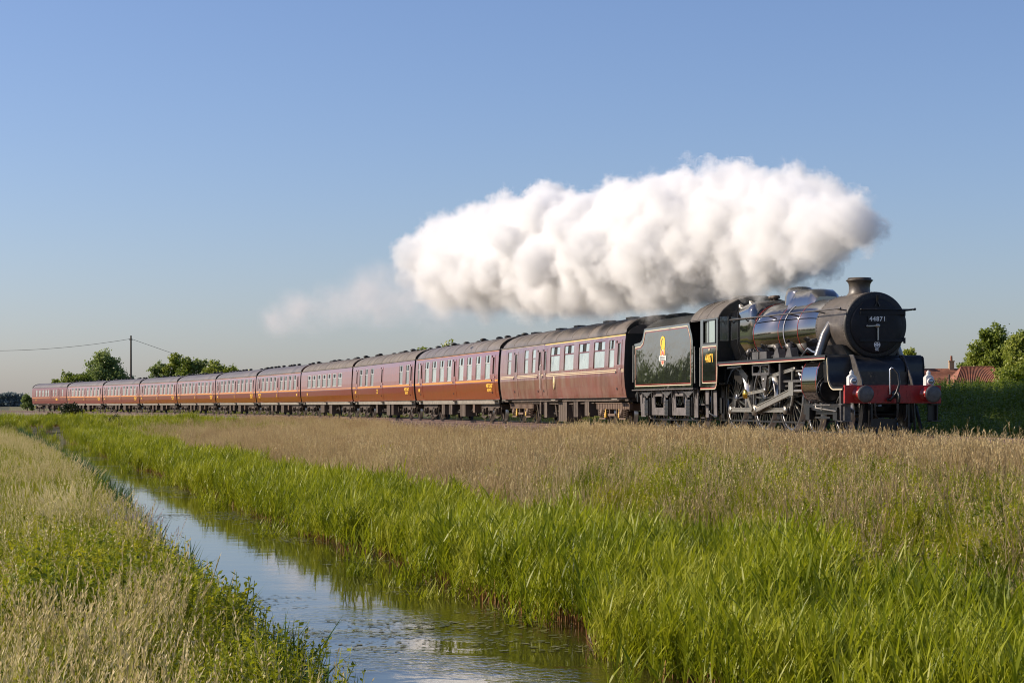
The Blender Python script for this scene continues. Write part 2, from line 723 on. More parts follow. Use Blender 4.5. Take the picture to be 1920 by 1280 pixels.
# ------------------------------------------------------------------ carriages
M['maroon'] = mat('maroon_gloss', (0.22, 0.011, 0.005), 0.28, coat=1.0, var=0.18, vscale=2.5, bump=0.006, bscale=4.0, stretch=(1.6, 1.2, 0.25), spec=0.7)
M['maroon_end'] = mat('maroon_end', (0.12, 0.010, 0.010), 0.4, coat=0.3)
M['maroon_dull'] = mat('maroon_weathered', (0.17, 0.050, 0.048), 0.38, coat=0.9, var=0.3, vscale=1.1, dirt=(0.24, 0.15, 0.13), dscale=1.6, dlo=0.42, dhi=0.72,
                       bump=0.005, bscale=4.0, stretch=(1, 1, 0.35), rvar=0.1)
M['maroon_matt'] = mat('maroon_matt', (0.15, 0.022, 0.018), 0.35, coat=0.4, var=0.25, vscale=1.5, bump=0.002, bscale=5)
M['roof'] = mat('roof_grey', (0.105, 0.090, 0.083), 0.5, var=0.35, vscale=1.3, dirt=(0.155, 0.125, 0.11), dscale=1.1, dlo=0.45, dhi=0.75, bump=0.01, bscale=3, stretch=(1, 0.25, 0.25))
M['roof_brown'] = mat('roof_brown', (0.115, 0.092, 0.070), 0.6, var=0.35, vscale=2.0, dirt=(0.16, 0.13, 0.10), dscale=1.3, bump=0.01, bscale=3, stretch=(1, 0.3, 0.3))
M['black'] = mat('sooty_black', (0.012, 0.011, 0.011), 0.6)
M['underframe'] = mat('underframe_brown', (0.060, 0.042, 0.031), 0.8, var=0.45, vscale=5, dirt=(0.14, 0.10, 0.075), dscale=3)
M['underdark'] = mat('underframe_dark', (0.028, 0.021, 0.018), 0.8, var=0.4, vscale=5)
M['box'] = mat('equipment_box', (0.105, 0.076, 0.056), 0.75, var=0.3, vscale=4, dirt=(0.06, 0.045, 0.035), dscale=4)
M['bogie_brown'] = mat('bogie_brown', (0.14, 0.088, 0.058), 0.7, var=0.3, vscale=4, dirt=(0.07, 0.05, 0.04), dscale=4)
M['solebar'] = mat('solebar_grey', (0.21, 0.185, 0.15), 0.75, var=0.3, vscale=5)
M['wheel'] = mat('wheel_rusty', (0.07, 0.05, 0.04), 0.6, var=0.3, vscale=5)
M['tread'] = mat('wheel_tread', (0.45, 0.43, 0.42), 0.35, metal=1.0)
M['cream'] = mat('cream_paint', (0.62, 0.50, 0.32), 0.5)
M['gold'] = mat('gold_cream_band', (0.66, 0.47, 0.17), 0.45)
M['orange'] = mat('orange_lining', (0.72, 0.27, 0.03), 0.4)
M['yellow'] = mat('yellow_lettering', (0.85, 0.50, 0.05), 0.45)
M['glass'] = mat('carriage_glass', (0.13, 0.15, 0.14), 0.05, spec=1.0, coat=1.0, var=0.5, vscale=0.9)
M['glass_pale'] = mat('blind_glass', (0.36, 0.42, 0.40), 0.07, spec=0.8, coat=1.0, var=0.25, vscale=1.6, dirt=(0.10, 0.14, 0.13), dscale=2.2, dlo=0.55, dhi=0.68)
M['slot'] = mat('open_ventilator', (0.012, 0.010, 0.010), 0.9)
M['alu'] = mat('window_frame_metal', (0.55, 0.53, 0.50), 0.4, metal=0.4)
M['rust'] = mat('damper_yellow', (0.75, 0.42, 0.04), 0.5)
M['white'] = mat('white_paint', (0.75, 0.74, 0.70), 0.45)
M['red_light'] = mat('rubber', (0.02, 0.02, 0.02), 0.7)

SIDE = [(1.0, 1.315), (1.10, 1.335), (1.4, 1.385), (1.75, 1.41), (2.1, 1.408), (2.5, 1.392), (2.9, 1.368), (3.17, 1.335)]
SZ = [a for a, b in SIDE]
SY = [b for a, b in SIDE]


def side_y(z):
    return float(np.interp(z, SZ, SY))


ROOFP = [(1.345, 3.15), (1.35, 3.19), (1.30, 3.32), (1.18, 3.46), (0.98, 3.60), (0.70, 3.71), (0.36, 3.78), (0, 3.80)]
BODY_L = 19.75


def pane(mb, x0, x1, z0, z1, sg, inset, mi=0):
    """one flat light that follows the lean of the side, with thickness"""
    ya, yb = side_y(z0) - inset, side_y(z1) - inset
    v = [(x0, sg * ya, z0), (x1, sg * ya, z0), (x1, sg * yb, z1), (x0, sg * yb, z1)]
    w = [(x, y - sg * 0.008, z) for x, y, z in v]
    mb.add(v + w, [(0, 1, 2, 3), (7, 6, 5, 4), (0, 4, 5, 1), (2, 6, 7, 3), (0, 3, 7, 4), (1, 2, 6, 5)], mi)


def rail_strip(x0, x1, z0, z1, sg, out, thick=0.004, nx=1):
    mb = MB()
    zs = [z0, z1]
    rings = []
    for x in (x0, x1):
        rings.append([(x, sg * (side_y(z0) + out - thick), z0), (x, sg * (side_y(z0) + out), z0), (x, sg * (side_y(z1) + out), z1), (x, sg * (side_y(z1) + out - thick), z1)])
    mb.loft(rings, 0, smooth=False, caps=True)
    return mb


def body_mesh(holes, m_side, m_in):
    """both sides with real openings, floor and ends; holes (x0,x1,z0,z1) cut in the near side"""
    mb = MB()
    L = BODY_L
    for sg in (-1, 1):
        hs = holes
        xs = sorted(set([0.0, -L] + [a for h in hs for a in h[:2]]))
        zs = sorted(set(SZ + [a for h in hs for a in h[2:]]))
        idx = {}
        vs = []
        for i, x in enumerate(xs):
            for j, z in enumerate(zs):
                idx[i, j] = len(vs)
                vs.append((x, sg * side_y(z), z))
        fs = []
        for i in range(len(xs) - 1):
            for j in range(len(zs) - 1):
                cx, cz = (xs[i] + xs[i + 1]) / 2, (zs[j] + zs[j + 1]) / 2
                if any(h[0] < cx < h[1] and h[2] < cz < h[3] for h in hs):
                    continue
                q = (idx[i, j], idx[i + 1, j], idx[i + 1, j + 1], idx[i, j + 1])
                fs.append(q if sg < 0 else q[::-1])
        mb.add(vs, fs, 0, False)
        # reveals
        for x0, x1, z0, z1 in hs:
            d = 0.05
            a, b = side_y(z0), side_y(z1)
            v = [(x0, sg * a, z0), (x1, sg * a, z0), (x1, sg * b, z1), (x0, sg * b, z1)]
            w = [(x, y - sg * d, z) for x, y, z in v]
            mb.add(v + w, [(0, 1, 5, 4), (1, 2, 6, 5), (2, 3, 7, 6), (3, 0, 4, 7)], 0)
    # ends
    ring = [(y, z) for z, y in SIDE] + [(y, z) for y, z in ROOFP[2:]]
    poly = [(-y, z) for y, z in ring] + [(y, z) for y, z in ring[::-1][1:]]
    n = len(poly)
    for x in (-0.002, -L + 0.002):
        mb.add([(x, y, z) for y, z in poly], [tuple(range(n)) if x < -1 else tuple(range(n))[::-1]], 1)
    mb.box(-L + 0.01, -0.01, -1.31, 1.31, 0.99, 1.02, 1)
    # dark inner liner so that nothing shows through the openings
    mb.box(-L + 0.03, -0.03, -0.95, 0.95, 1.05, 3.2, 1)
    return mb


def coach_roof(mroof, ends=0.0):
    mb = MB()
    prof = [(-y, z) for y, z in ROOFP] + [(y, z) for y, z in ROOFP[::-1][1:]]
    L = BODY_L
    # domed-down ends
    st = [(0.03, 0.0)] if not ends else []
    xs = [(0.03, 0.0), (-L - 0.03, 0.0)]
    if ends:
        xs = [(0.03, 0.26), (-0.15, 0.13), (-0.45, 0.04), (-0.9, 0.0), (-L + 0.9, 0.0), (-L + 0.45, 0.04), (-L + 0.15, 0.13), (-L - 0.03, 0.26)]
    rings = []
    for x, dz in xs:
        rings.append([(x, y * (1 - 0.25 * dz), 3.15 + (z - 3.15) * (1 - dz / 0.65)) for y, z in prof])
    mb.loft(rings, 0, smooth=True, closed=False)
    for rg in (rings[0], rings[-1]):
        mb.add(rg, [tuple(range(len(rg)))], 0)
    for sg in (-1, 1):
        mb.bar((0.03, sg * 1.36, 3.165), (-L - 0.03, sg * 1.36, 3.165), 0.03, 0.03, 0)
    return mb


def rib_bars():
    mb = MB()
    for k in range(1, 8):
        x = -BODY_L * k / 8
        for sg in (-1, 1):
            P = [(x, sg * y * 1.003, z + 0.004) for y, z in ROOFP]
            mb.tube(P, 0.008, 4)
    return mb


def wheel_mesh(r, name, mats):
    mb = MB()
    mb.lathe([(-0.07, r * 0.86), (-0.07, r), (0.05, r * 0.985), (0.065, r + 0.03), (0.07, r * 0.86)], (0, 0, 0), (0, 1, 0), 28, 1)
    mb.lathe([(-0.062, 0.0), (-0.062, r * 0.3), (-0.02, r * 0.45), (-0.03, r * 0.87)], (0, 0, 0), (0, 1, 0), 20, 0)
    return mb.mesh(name, mats)


WM = wheel_mesh(0.457, 'wheel', [M['wheel'], M['tread']])


def spring_mesh():
    mb = MB()
    pts = []
    for i in range(0, 61):
        t = i / 60
        a = t * 2 * PI * 4.5
        pts.append((0.09 * math.cos(a), 0.09 * math.sin(a), 0.30 * t))
    mb.tube(pts, 0.018, 5)
    return mb.mesh('coil_spring', M['bogie_brown'])


SPM = spring_mesh()
DM = MB().tube([(0, 0, 0), (0, 0, 0.16), (0, 0, 0.17), (0, 0, 0.30)], [0.05, 0.05, 0.03, 0.03], 8).mesh('damper', M['rust'])


def bogie_data(kind):
    """mesh data of the bogie's own frame, near and far"""
    mb = MB()
    for sg in (-1, 1):
        y = sg * 1.06
        if kind == 'heavy':
            mb.box(-2.15, 2.15, y - 0.06, y + 0.06, 0.60, 0.80)
            mb.box(-2.2, 2.2, y - 0.09, y + 0.09, 0.80, 0.825)
            for k in range(-9, 10):
                mb.box(k * 0.22 - 0.012, k * 0.22 + 0.012, y - sg * 0.0 - 0.075, y + 0.075, 0.60, 0.80)
            for ax in (-1.3, 1.3):
                mb.box(ax - 0.16, ax + 0.16, y - 0.12, y + 0.12, 0.34, 0.60)
                mb.box(ax - 0.42, ax + 0.42, y - 0.08, y + 0.08, 0.24, 0.30)
                mb.lathe([(-0.02, 0.12), (0.02, 0.13), (0.04, 0.0)], (ax, y + sg * 0.12, 0.457), (0, sg, 0), 12)
            mb.box(-0.45, 0.45, y - 0.1, y + 0.1, 0.36, 0.44)
            mb.box(-0.5, -0.42, y - 0.05, y + 0.05, 0.36, 0.60)
            mb.box(0.42, 0.5, y - 0.05, y + 0.05, 0.36, 0.60)
        else:
            mb.prism([(-1.9, 0.80), (-1.9, 0.66), (-1.55, 0.62), (-1.5, 0.42), (-1.1, 0.42), (-1.05, 0.62), (-0.6, 0.66), (-0.5, 0.5), (0.5, 0.5), (0.6, 0.66),
                      (1.05, 0.62), (1.1, 0.42), (1.5, 0.42), (1.55, 0.62), (1.9, 0.66), (1.9, 0.80)], y - 0.05, y + 0.05)
            for ax in (-1.3, 1.3):
                mb.box(ax - 0.15, ax + 0.15, y - 0.13, y + 0.13, 0.30, 0.60)
                mb.lathe([(-0.02, 0.11), (0.02, 0.12), (0.04, 0.0)], (ax, y + sg * 0.13, 0.457), (0, sg, 0), 12)
                for k in range(5):
                    w = 0.62 - k * 0.1
                    mb.box(ax - w, ax + w, y + sg * 0.02 - 0.05, y + sg * 0.02 + 0.05, 0.245 - k * 0.022, 0.263 - k * 0.022)
                for e in (-0.6, 0.6):
                    mb.bar((ax + e, y, 0.25), (ax + e * 1.1, y, 0.62), 0.035, 0.035)
            mb.bar((-0.35, y + sg * 0.06, 0.30), (0.35, y + sg * 0.06, 0.30), 0.08, 0.08)
            mb.bar((-0.35, y + sg * 0.06, 0.30), (-0.2, y, 0.75), 0.04, 0.04)
            mb.bar((0.35, y + sg * 0.06, 0.30), (0.2, y, 0.75), 0.04, 0.04)
    for ax in (-1.3, 1.3):
        mb.lathe([(-0.95, 0.07), (0.95, 0.07)], (ax, 0, 0.457), (0, 1, 0), 8)
    mb.box(-2.0, 2.0, -0.5, 0.5, 0.55, 0.80)
    for e in (-1.95, 1.95):
        mb.box(e - 0.05, e + 0.05, -1.06, 1.06, 0.55, 0.78)
    return mb


BGM = {'heavy': bogie_data('heavy').mesh('bogie_frame', M['bogie_brown']), 'leaf': bogie_data('leaf').mesh('bogie_frame', M['underframe'])}


def add_bogie(root, x, kind):
    b = bpy.data.objects.new('bogie', BGM[kind])
    COL.objects.link(b)
    b.parent = root
    b.location = (x, 0, 0)
    for ax in (-1.3, 1.3):
        for sg in (-1, 1):
            w = bpy.data.objects.new('wheel', WM)
            COL.objects.link(w)
            w.parent = b
            w.location = (ax, sg * 0.75, 0.457)
            w.rotation_euler = (0, 0, 0 if sg < 0 else PI)
            if kind == 'heavy' and sg < 0:
                for e in (-0.3, 0.3):
                    q = bpy.data.objects.new('coil_spring', SPM)
                    COL.objects.link(q)
                    q.parent = b
                    q.location = (ax + e, sg * 1.08, 0.30)
                q = bpy.data.objects.new('damper', DM)
                COL.objects.link(q)
                q.parent = b
                q.location = (ax - 0.42 * (1 if ax > 0 else -1), sg * 1.12, 0.30)
    return b


def ventilators(root, spec):
    mb = MB()
    mb.lathe([(0, 0.11), (0.05, 0.11), (0.055, 0.16), (0.12, 0.16), (0.16, 0.08), (0.165, 0)], (0, 0, 0), (0, 0, 1), 12)
    dm = mb.mesh('ventilator', M['black'])
    bm = MB().box(-0.33, 0.33, -0.16, 0.16, 0.0, 0.10).mesh('ventilator', M['black'])
    for x, y, k in spec:
        z = float(np.interp(abs(y), [p[0] for p in ROOFP[::-1]], [p[1] for p in ROOFP[::-1]]))
        o = bpy.data.objects.new('ventilator', dm if k == 'd' else bm)
        COL.objects.link(o)
        o.parent = root
        o.location = (x, y, z - 0.015)


def window(root, x0, x1, z0, z1, bar=None, slot=False, sg=-1, glass='glass', gtop=None, frame='alu', fw=0.03):
    """frame with its lights as children"""
    fm = MB()
    for a, b, c, d in ((x0, x0 + fw, z0, z1), (x1 - fw, x1, z0, z1), (x0 + fw, x1 - fw, z0, z0 + fw), (x0 + fw, x1 - fw, z1 - fw, z1)):
        pane(fm, a, b, c, d, sg, 0.012)
    if bar:
        pane(fm, x0 + fw, x1 - fw, bar - 0.02, bar + 0.02, sg, 0.010)
    f = fm.build('window', M[frame], root)
    zt = bar - 0.02 if bar else z1 - fw
    g = MB()
    pane(g, x0 + fw, x1 - fw, z0 + fw, zt, sg, 0.028)
    g.build('pane', M[glass], f)
    if bar:
        g = MB()
        w = (x1 - x0)
        if slot and w > 0.75:
            xa, xb = x0 + w * 0.33, x1 - w * 0.33
        elif slot:
            xa, xb = x0 + w * 0.3, x1 - w * 0.3
        if slot:
            pane(g, x0 + fw, xa, bar + 0.02, z1 - fw, sg, 0.024)
            g.build('pane', M[gtop or glass], f)
            g = MB()
            pane(g, xb, x1 - fw, bar + 0.02, z1 - fw, sg, 0.024)
            g.build('pane', M[gtop or glass], f)
            g = MB()
            pane(g, xa, xb, bar + 0.02, z1 - fw, sg, 0.045)
            g.build('open_ventilator', M['slot'], f)
        else:
            pane(g, x0 + fw, x1 - fw, bar + 0.02, z1 - fw, sg, 0.024)
            g.build('pane', M[gtop or glass], f)
    return f


def door(root, xc, w, m, z0=1.12, z1=2.96, wx=(-0.17, 0.17), wz=(2.12, 2.85), glass='glass', dark=False, sg=-1, hinges=True):
    """slam door: hairline gaps, hinges, droplight"""
    mb = MB()
    xs = [xc - w / 2, xc + wx[0], xc + wx[1], xc + w / 2]
    zs = sorted(set([z0, z1, wz[0], wz[1]] + [z for z in SZ if z0 < z < z1]))
    vs = []
    for o_ in (0.009, -0.002):
        for x in xs:
            for z in zs:
                vs.append((x, sg * (side_y(z) + o_), z))
    nz = len(zs)
    N_ = 4 * nz
    fs = []
    for i in range(3):
        for j in range(nz - 1):
            if i == 1 and wz[0] <= zs[j] < wz[1] - 1e-6:
                continue
            fs.append((i * nz + j, (i + 1) * nz + j, (i + 1) * nz + j + 1, i * nz + j + 1))
    for j in range(nz - 1):
        fs.append((j, j + 1, N_ + j + 1, N_ + j))
        fs.append((3 * nz + j + 1, 3 * nz + j, N_ + 3 * nz + j, N_ + 3 * nz + j + 1))
    for i in range(3):
        fs.append((i * nz, N_ + i * nz, N_ + (i + 1) * nz, (i + 1) * nz))
    mb.add(vs, fs, 0)
    d = mb.build('door', M[m], root)
    for z in (1.3, 1.85, 2.9) if hinges else ():
        y = side_y(z) + 0.01
        MB().box(xc - w / 2 - 0.06, xc - w / 2 + 0.04, sg * y - 0.015, sg * y + 0.022, z - 0.04, z + 0.04).build('hinge', M['black'], d)
    hm = MB()
    y = side_y(1.95) + 0.03
    hm.bar((xc + w / 2 - 0.14, sg * y, 1.98), (xc + w / 2 - 0.02, sg * y, 1.98), 0.03, 0.03)
    hm.build('handle', M['alu'], d)
    g = MB()
    pane(g, xc + wx[0], xc + wx[1], wz[0], wz[1], sg, 0.03)
    g.build('pane', M['slot' if dark else glass], d)
    return d


def coach_common(root, i, bogie, boxes, vents, mroof, domed, solebar, bogx):
    coach_roof(mroof, domed).build('roof', mroof, root)
    if i < 4:
        for k in range(1, 8):
            x = -BODY_L * k / 8
            P = [(x, y * 1.003, z + 0.004) for y, z in ROOFP[1:]]
            P = [(x, -y, z) for x, y, z in P] + P[::-1][1:]
            MB().tube(P, 0.008, 4).build('roof_seam', mroof, root)
    u = MB()
    u.box(-BODY_L + 0.1, -0.1, -1.15, 1.15, 0.86, 0.99)
    u.box(-BODY_L + 0.2, -0.2, -0.4, 0.4, 0.7, 0.86)
    for sg in (-1, 1):
        u.bar((-5.2, sg * 0.95, 0.86), (-8.0, sg * 0.95, 0.42), 0.06, 0.06)
        u.bar((-14.4, sg * 0.95, 0.86), (-11.6, sg * 0.95, 0.42), 0.06, 0.06)
        u.bar((-8.0, sg * 0.95, 0.42), (-11.6, sg * 0.95, 0.42), 0.06, 0.06)
    u.build('underframe', M['underdark'], root)
    if solebar:
        s = MB()
        for sg in (-1, 1):
            s.box(-BODY_L + 0.45, -0.45, sg * 1.24 - 0.04, sg * 1.24 + 0.04, 0.80, 0.99)
        s.build('solebar', M['solebar'], root)
    else:
        s = MB()
        for sg in (-1, 1):
            s.box(-BODY_L + 0.1, -0.1, sg * 1.2 - 0.03, sg * 1.2 + 0.03, 0.88, 0.99)
        s.build('solebar', M['underframe'], root)
    for k, (x0, x1, z0, z1, mm) in enumerate(boxes):
        b = MB()
        b.box(x0, x1, -1.22, -0.62, z0, z1)
        n = max(1, int((x1 - x0) / 0.3))
        for q in range(n + 1):
            x = x0 + (x1 - x0) * q / n
            b.box(x - 0.012, x + 0.012, -1.235, -1.22, z0, z1)
        b.build('equipment_box', M[mm], root)
    # pipes, brake gear and steps hanging about under the floor
    rnd = random.Random(77 + i)
    p = MB()
    for k in range(9):
        x = -5.0 - k * 1.15 + rnd.uniform(-0.3, 0.3)
        z1 = rnd.uniform(0.25, 0.6)
        p.bar((x, -1.0 - rnd.random() * 0.15, 0.88), (x + rnd.uniform(-0.2, 0.2), -1.0, z1), 0.04 + rnd.random() * 0.07, 0.05)
    p.tube([(-4.9, -1.12, 0.82), (-9, -1.12, 0.78), (-14.8, -1.12, 0.82)], 0.03, 6)
    p.tube([(-6.0, -0.9, 0.50), (-13.6, -0.9, 0.50)], 0.035, 6)
    p.build('brake_gear', M['underframe'], root)
    for x in (-0.9, -18.6, -9.7):
        MB().box(x - 0.36, x + 0.36, -1.5, -1.22, 0.93, 0.965).build('footboard', M['solebar'], root)
    for x in bogx:
        add_bogie(root, x, bogie)
    # gangway bellows and buffers, both ends
    for x0, x1 in ((0.0, 0.2), (-BODY_L - 0.2, -BODY_L)):
        g = MB()
        for k in range(3):
            a = x0 + (x1 - x0) * k / 3
            e = 0.03 if k % 2 else 0.0
            g.box(a, a + (x1 - x0) / 3, -0.5 - e, 0.5 + e, 1.05, 3.25 + e)
        g.build('gangway', M['black'], root)
        for y in (-0.87, 0.87):
            b = MB()
            d = 1 if x0 >= 0 else -1
            xx = 0.0 if d > 0 else -BODY_L
            b.lathe([(0, 0.1), (0.12, 0.1), (0.12, 0.07), (0.19, 0.07), (0.19, 0.2), (0.215, 0.2), (0.22, 0)], (xx, y, 1.05), (d, 0, 0), 14)
            b.build('buffer', M['black'], root)
    ventilators(root, vents)


def coach_root(i, name):
    s = -10.018 - i * 20.2
    a = Vector(track(s)[:2])
    b = Vector(track(s - BODY_L)[:2])
    d = (a - b)
    r = empty(name, (a.x, a.y, 0), math.atan2(d.y, d.x))
    return r


DOMES = lambda seed, n: [(-0.9 - (BODY_L - 1.8) * (k + random.Random(seed + k).uniform(-0.25, 0.25)) / (n - 1), random.Random(seed * 7 + k).choice([-0.28, 0.28, 0.05]), 'd') for k in range(n)]

# --- the carriage behind the tender: weathered, brake end trailing
r = coach_root(0, 'railway_carriage')
tag(r, 'dull weathered maroon carriage with a gold band above its wide windows, behind the black tender', 'railway carriage', 'maroon carriages of the train')
W1 = [(-4.06, -2.56), (-6.23, -4.71), (-8.42, -6.94), (-10.63, -9.10)]
nar = [(-2.02, -1.31)]
sm1 = [(-13.75, -13.13), (-15.14, -14.43), (-18.31, -17.60)]
zt, zb = 2.99, 2.03
drs = [(-0.66, 0.62), (-11.47, 0.5), (-12.38, 0.62), (-16.66, 0.62)]
holes = [(a, b, zb, zt) for a, b in W1 + nar + sm1] + [(x - 0.19, x + 0.19, 2.11, 2.86) for x, w in drs]
body_mesh(holes, 0, 0).build('body', [M['maroon_dull'], M['black']], r)
for a, b in W1:
    window(r, a, b, zb, zt, 2.66, True, glass='glass_pale', gtop='glass_pale', frame='maroon_end', fw=0.025)
window(r, *nar[0], zb, zt, 2.66, True, glass='glass_pale', gtop='glass_pale', frame='maroon_dull', fw=0.02)
for a, b in sm1:
    window(r, a, b, zb, zt, 2.62, False, glass='glass_pale', gtop='glass_pale', frame='maroon_dull', fw=0.02)
for k, (x, w) in enumerate(drs):
    door(r, x, w, 'maroon_dull', dark=(k in (2,)), glass='glass', wx=(-0.19, 0.19))
rail_strip(-11.6, -0.02, 3.09, 3.155, -1, 0.004).build('gold_band', M['gold'], r)
rail_strip(-19.6, -11.8, 3.12, 3.145, -1, 0.004).build('lining', M['cream'], r)
rail_strip(-19.6, -0.05, 1.925, 1.955, -1, 0.004).build('lining', M['cream'], r)
rail_strip(-19.6, -0.05, 1.865, 1.89, -1, 0.004).build('lining', M['cream'], r)
cr = MB()
cr.lathe([(0, 0.30), (0.004, 0.30), (0.0041, 0)], (0, 0, 0), (0, -1, 0), 28)
cr.lathe([(0.005, 0.10), (0.009, 0.10), (0.0091, 0)], (0, 0, 0), (0, -1, 0), 16, 1)
cr.lathe([(0.005, 0.235), (0.008, 0.235), (0.008, 0.215), (0.005, 0.215)], (0, 0, 0), (0, -1, 0), 28, 1)
cre = cr.build('crest', [M['cream'], M['gold']], r)
cre.location = (-9.93, -1.412, 1.60)
cre.scale = (0.55, 1, 0.85)
hr = MB().tube([(-12.02, -1.44, 1.35), (-12.02, -1.46, 1.4), (-12.02, -1.46, 2.3), (-12.02, -1.42, 2.35)], 0.016, 6).build('handrail', M['white'], r)
coach_common(r, 0, 'heavy', [(-5.9, -5.3, 0.35, 0.86, 'box'), (-7.6, -6.9, 0.30, 0.86, 'underframe'), (-9.9, -8.6, 0.12, 0.86, 'box'),
                            (-12.3, -11.8, 0.25, 0.86, 'box'), (-13.1, -12.8, 0.4, 0.86, 'underframe')],
             [(-3.85, 0, 'b'), (-6.95, 0, 'b'), (-11.41, 0, 'b'), (-14.39, 0, 'b'), (-18.86, 0, 'b')], M['roof'], 0.3, False, (-2.5, -16.8))
for k in range(5):
    pass
jb = MB().tube([(0.03, -0.62, 1.3), (0.06, -0.62, 1.5), (0.06, -0.62, 3.0), (0.03, -0.62, 3.1)], 0.02, 6).build('end_handrail', M['black'], r)

# --- open carriage with eight wide windows, shared by seven vehicles
TW = [(-2.62, -1.72), (-5.02, -3.12), (-7.0, -5.05), (-9.0, -7.05)]
TW = [(-2.70, -1.65), (-4.65, -3.55), (-6.60, -5.50), (-8.50, -7.35), (-11.30, -10.20), (-13.20, -12.05), (-15.15, -14.0), (-17.05, -15.95)]
TD = [(-0.92, 0.62), (-9.42, 0.62), (-18.0, 0.62)]


def tso(i, label, seed, glass='glass', leftlogo=False, big=False):
    r = coach_root(i, 'railway_carriage')
    tag(r, label, 'railway carriage', 'maroon carriages of the train')
    key = 'tso'
    zb, zt = 1.91, 2.98
    sm_ = [(-19.05, -18.62)]
    hs = [(a, b, zb, zt) for a, b in TW + sm_] + [(x - 0.17, x + 0.17, 2.11, 2.86) for x, w in TD]
    if 'tso' not in DATA:
        DATA['tso'] = body_mesh(hs, 0, 0).mesh('body', [M['maroon'], M['black']])
    b = bpy.data.objects.new('body', DATA['tso'])
    COL.objects.link(b)
    b.parent = r
    for a, b_ in TW:
        window(r, a, b_, zb, zt, 2.62, True, glass=glass, gtop=glass)
    window(r, -19.05, -18.62, zb, zt, 2.62, False, glass='glass_pale' if big else glass)
    for x, w in TD:
        door(r, x, w, 'maroon', dark=True, hinges=big)
    rail_strip(-19.7, -0.05, 1.80, 1.87, -1, 0.004).build('lining', M['orange'], r)
    rail_strip(-19.7, -0.05, 3.115, 3.135, -1, 0.004).build('lining', M['orange'], r)
    rot = (PI / 2, 0, 0)
    xl = -1.72 if not leftlogo else -18.0
    text('lettering', 'WEST COAST', 0.22, M['yellow'], r, (xl, -1.414, 1.60), rot, 0.95, bold=0.008)
    text('lettering', 'RAILWAYS', 0.20, M['yellow'], r, (xl, -1.409, 1.41), rot, 0.9, bold=0.004)
    text('running_number', str(99318 + i * 7 % 40) if False else '4940' if big else '4984', 0.22, M['yellow'], r, (-18.6 if not leftlogo else -1.3, -1.412, 1.52), rot, 1.0, bold=0.01)
    if not big:
        text('running_number', '2', 0.30, M['yellow'], r, (-9.95, -1.412, 1.52), rot, 1.2, bold=0.015)
    coach_common(r, i, 'leaf', [(-8.9, -7.7, 0.22, 0.80, 'box'), (-6.0, -5.6, 0.4, 0.80, 'bogie_brown'), (-11.6, -10.8, 0.3, 0.80, 'underframe'), (-13.4, -12.7, 0.3, 0.8, 'box')],
                 DOMES(seed, 11), M['roof'], 0.12, True, (-2.75, -16.95))
    return r


DATA = {}
tso(1, 'glossy maroon carriage with eight pale windows, coupled behind the weathered gold-banded one', 5, glass='glass_pale', big=True)

# --- brake carriage with a blank middle, third in the train
r = coach_root(2, 'railway_carriage')
tag(r, 'glossy maroon carriage with a long windowless panel in its middle and only five windows', 'railway carriage', 'maroon carriages of the train')
w3 = [(-2.30, -1.35), (-4.20, -3.20), (-13.3, -12.3), (-15.2, -14.3), (-17.2, -16.2)]
d3 = [(-0.75, 0.6), (-9.5, 0.62), (-18.1, 0.6)]
zb, zt = 1.90, 2.95
body_mesh([(a, b, zb, zt) for a, b in w3] + [(x - 0.17, x + 0.17, 2.08, 2.82) for x, w in d3], 0, 0).build('body', [M['maroon'], M['black']], r)
for a, b in w3:
    window(r, a, b, zb, zt, 2.60, True)
for x, w in d3:
    door(r, x, w, 'maroon', dark=True, wz=(2.08, 2.82))
rail_strip(-19.7, -0.05, 1.80, 1.87, -1, 0.004).build('lining', M['orange'], r)
text('lettering', 'WEST COAST', 0.22, M['yellow'], r, (-2.0, -1.414, 1.60), (PI / 2, 0, 0), 0.95, bold=0.008)
text('lettering', 'RAILWAYS', 0.20, M['yellow'], r, (-2.0, -1.409, 1.41), (PI / 2, 0, 0), 0.9, bold=0.004)
text('running_number', '21266', 0.22, M['yellow'], r, (-18.6, -1.412, 1.55), (PI / 2, 0, 0), 1.0, bold=0.01)
text('running_number', '2', 0.34, M['yellow'], r, (-11.0, -1.412, 1.55), (PI / 2, 0, 0), 1.6, bold=0.02)
coach_common(r, 2, 'leaf', [(-8.9, -7.9, 0.18, 0.80, 'box'), (-7.4, -6.8, 0.2, 0.80, 'box'), (-12.4, -11.8, 0.3, 0.80, 'underframe')], DOMES(21, 9) + [(-9.6, 0, 'b'), (-6.3, 0.1, 'b')], M['roof_brown'], 0.12, True, (-2.75, -16.95))

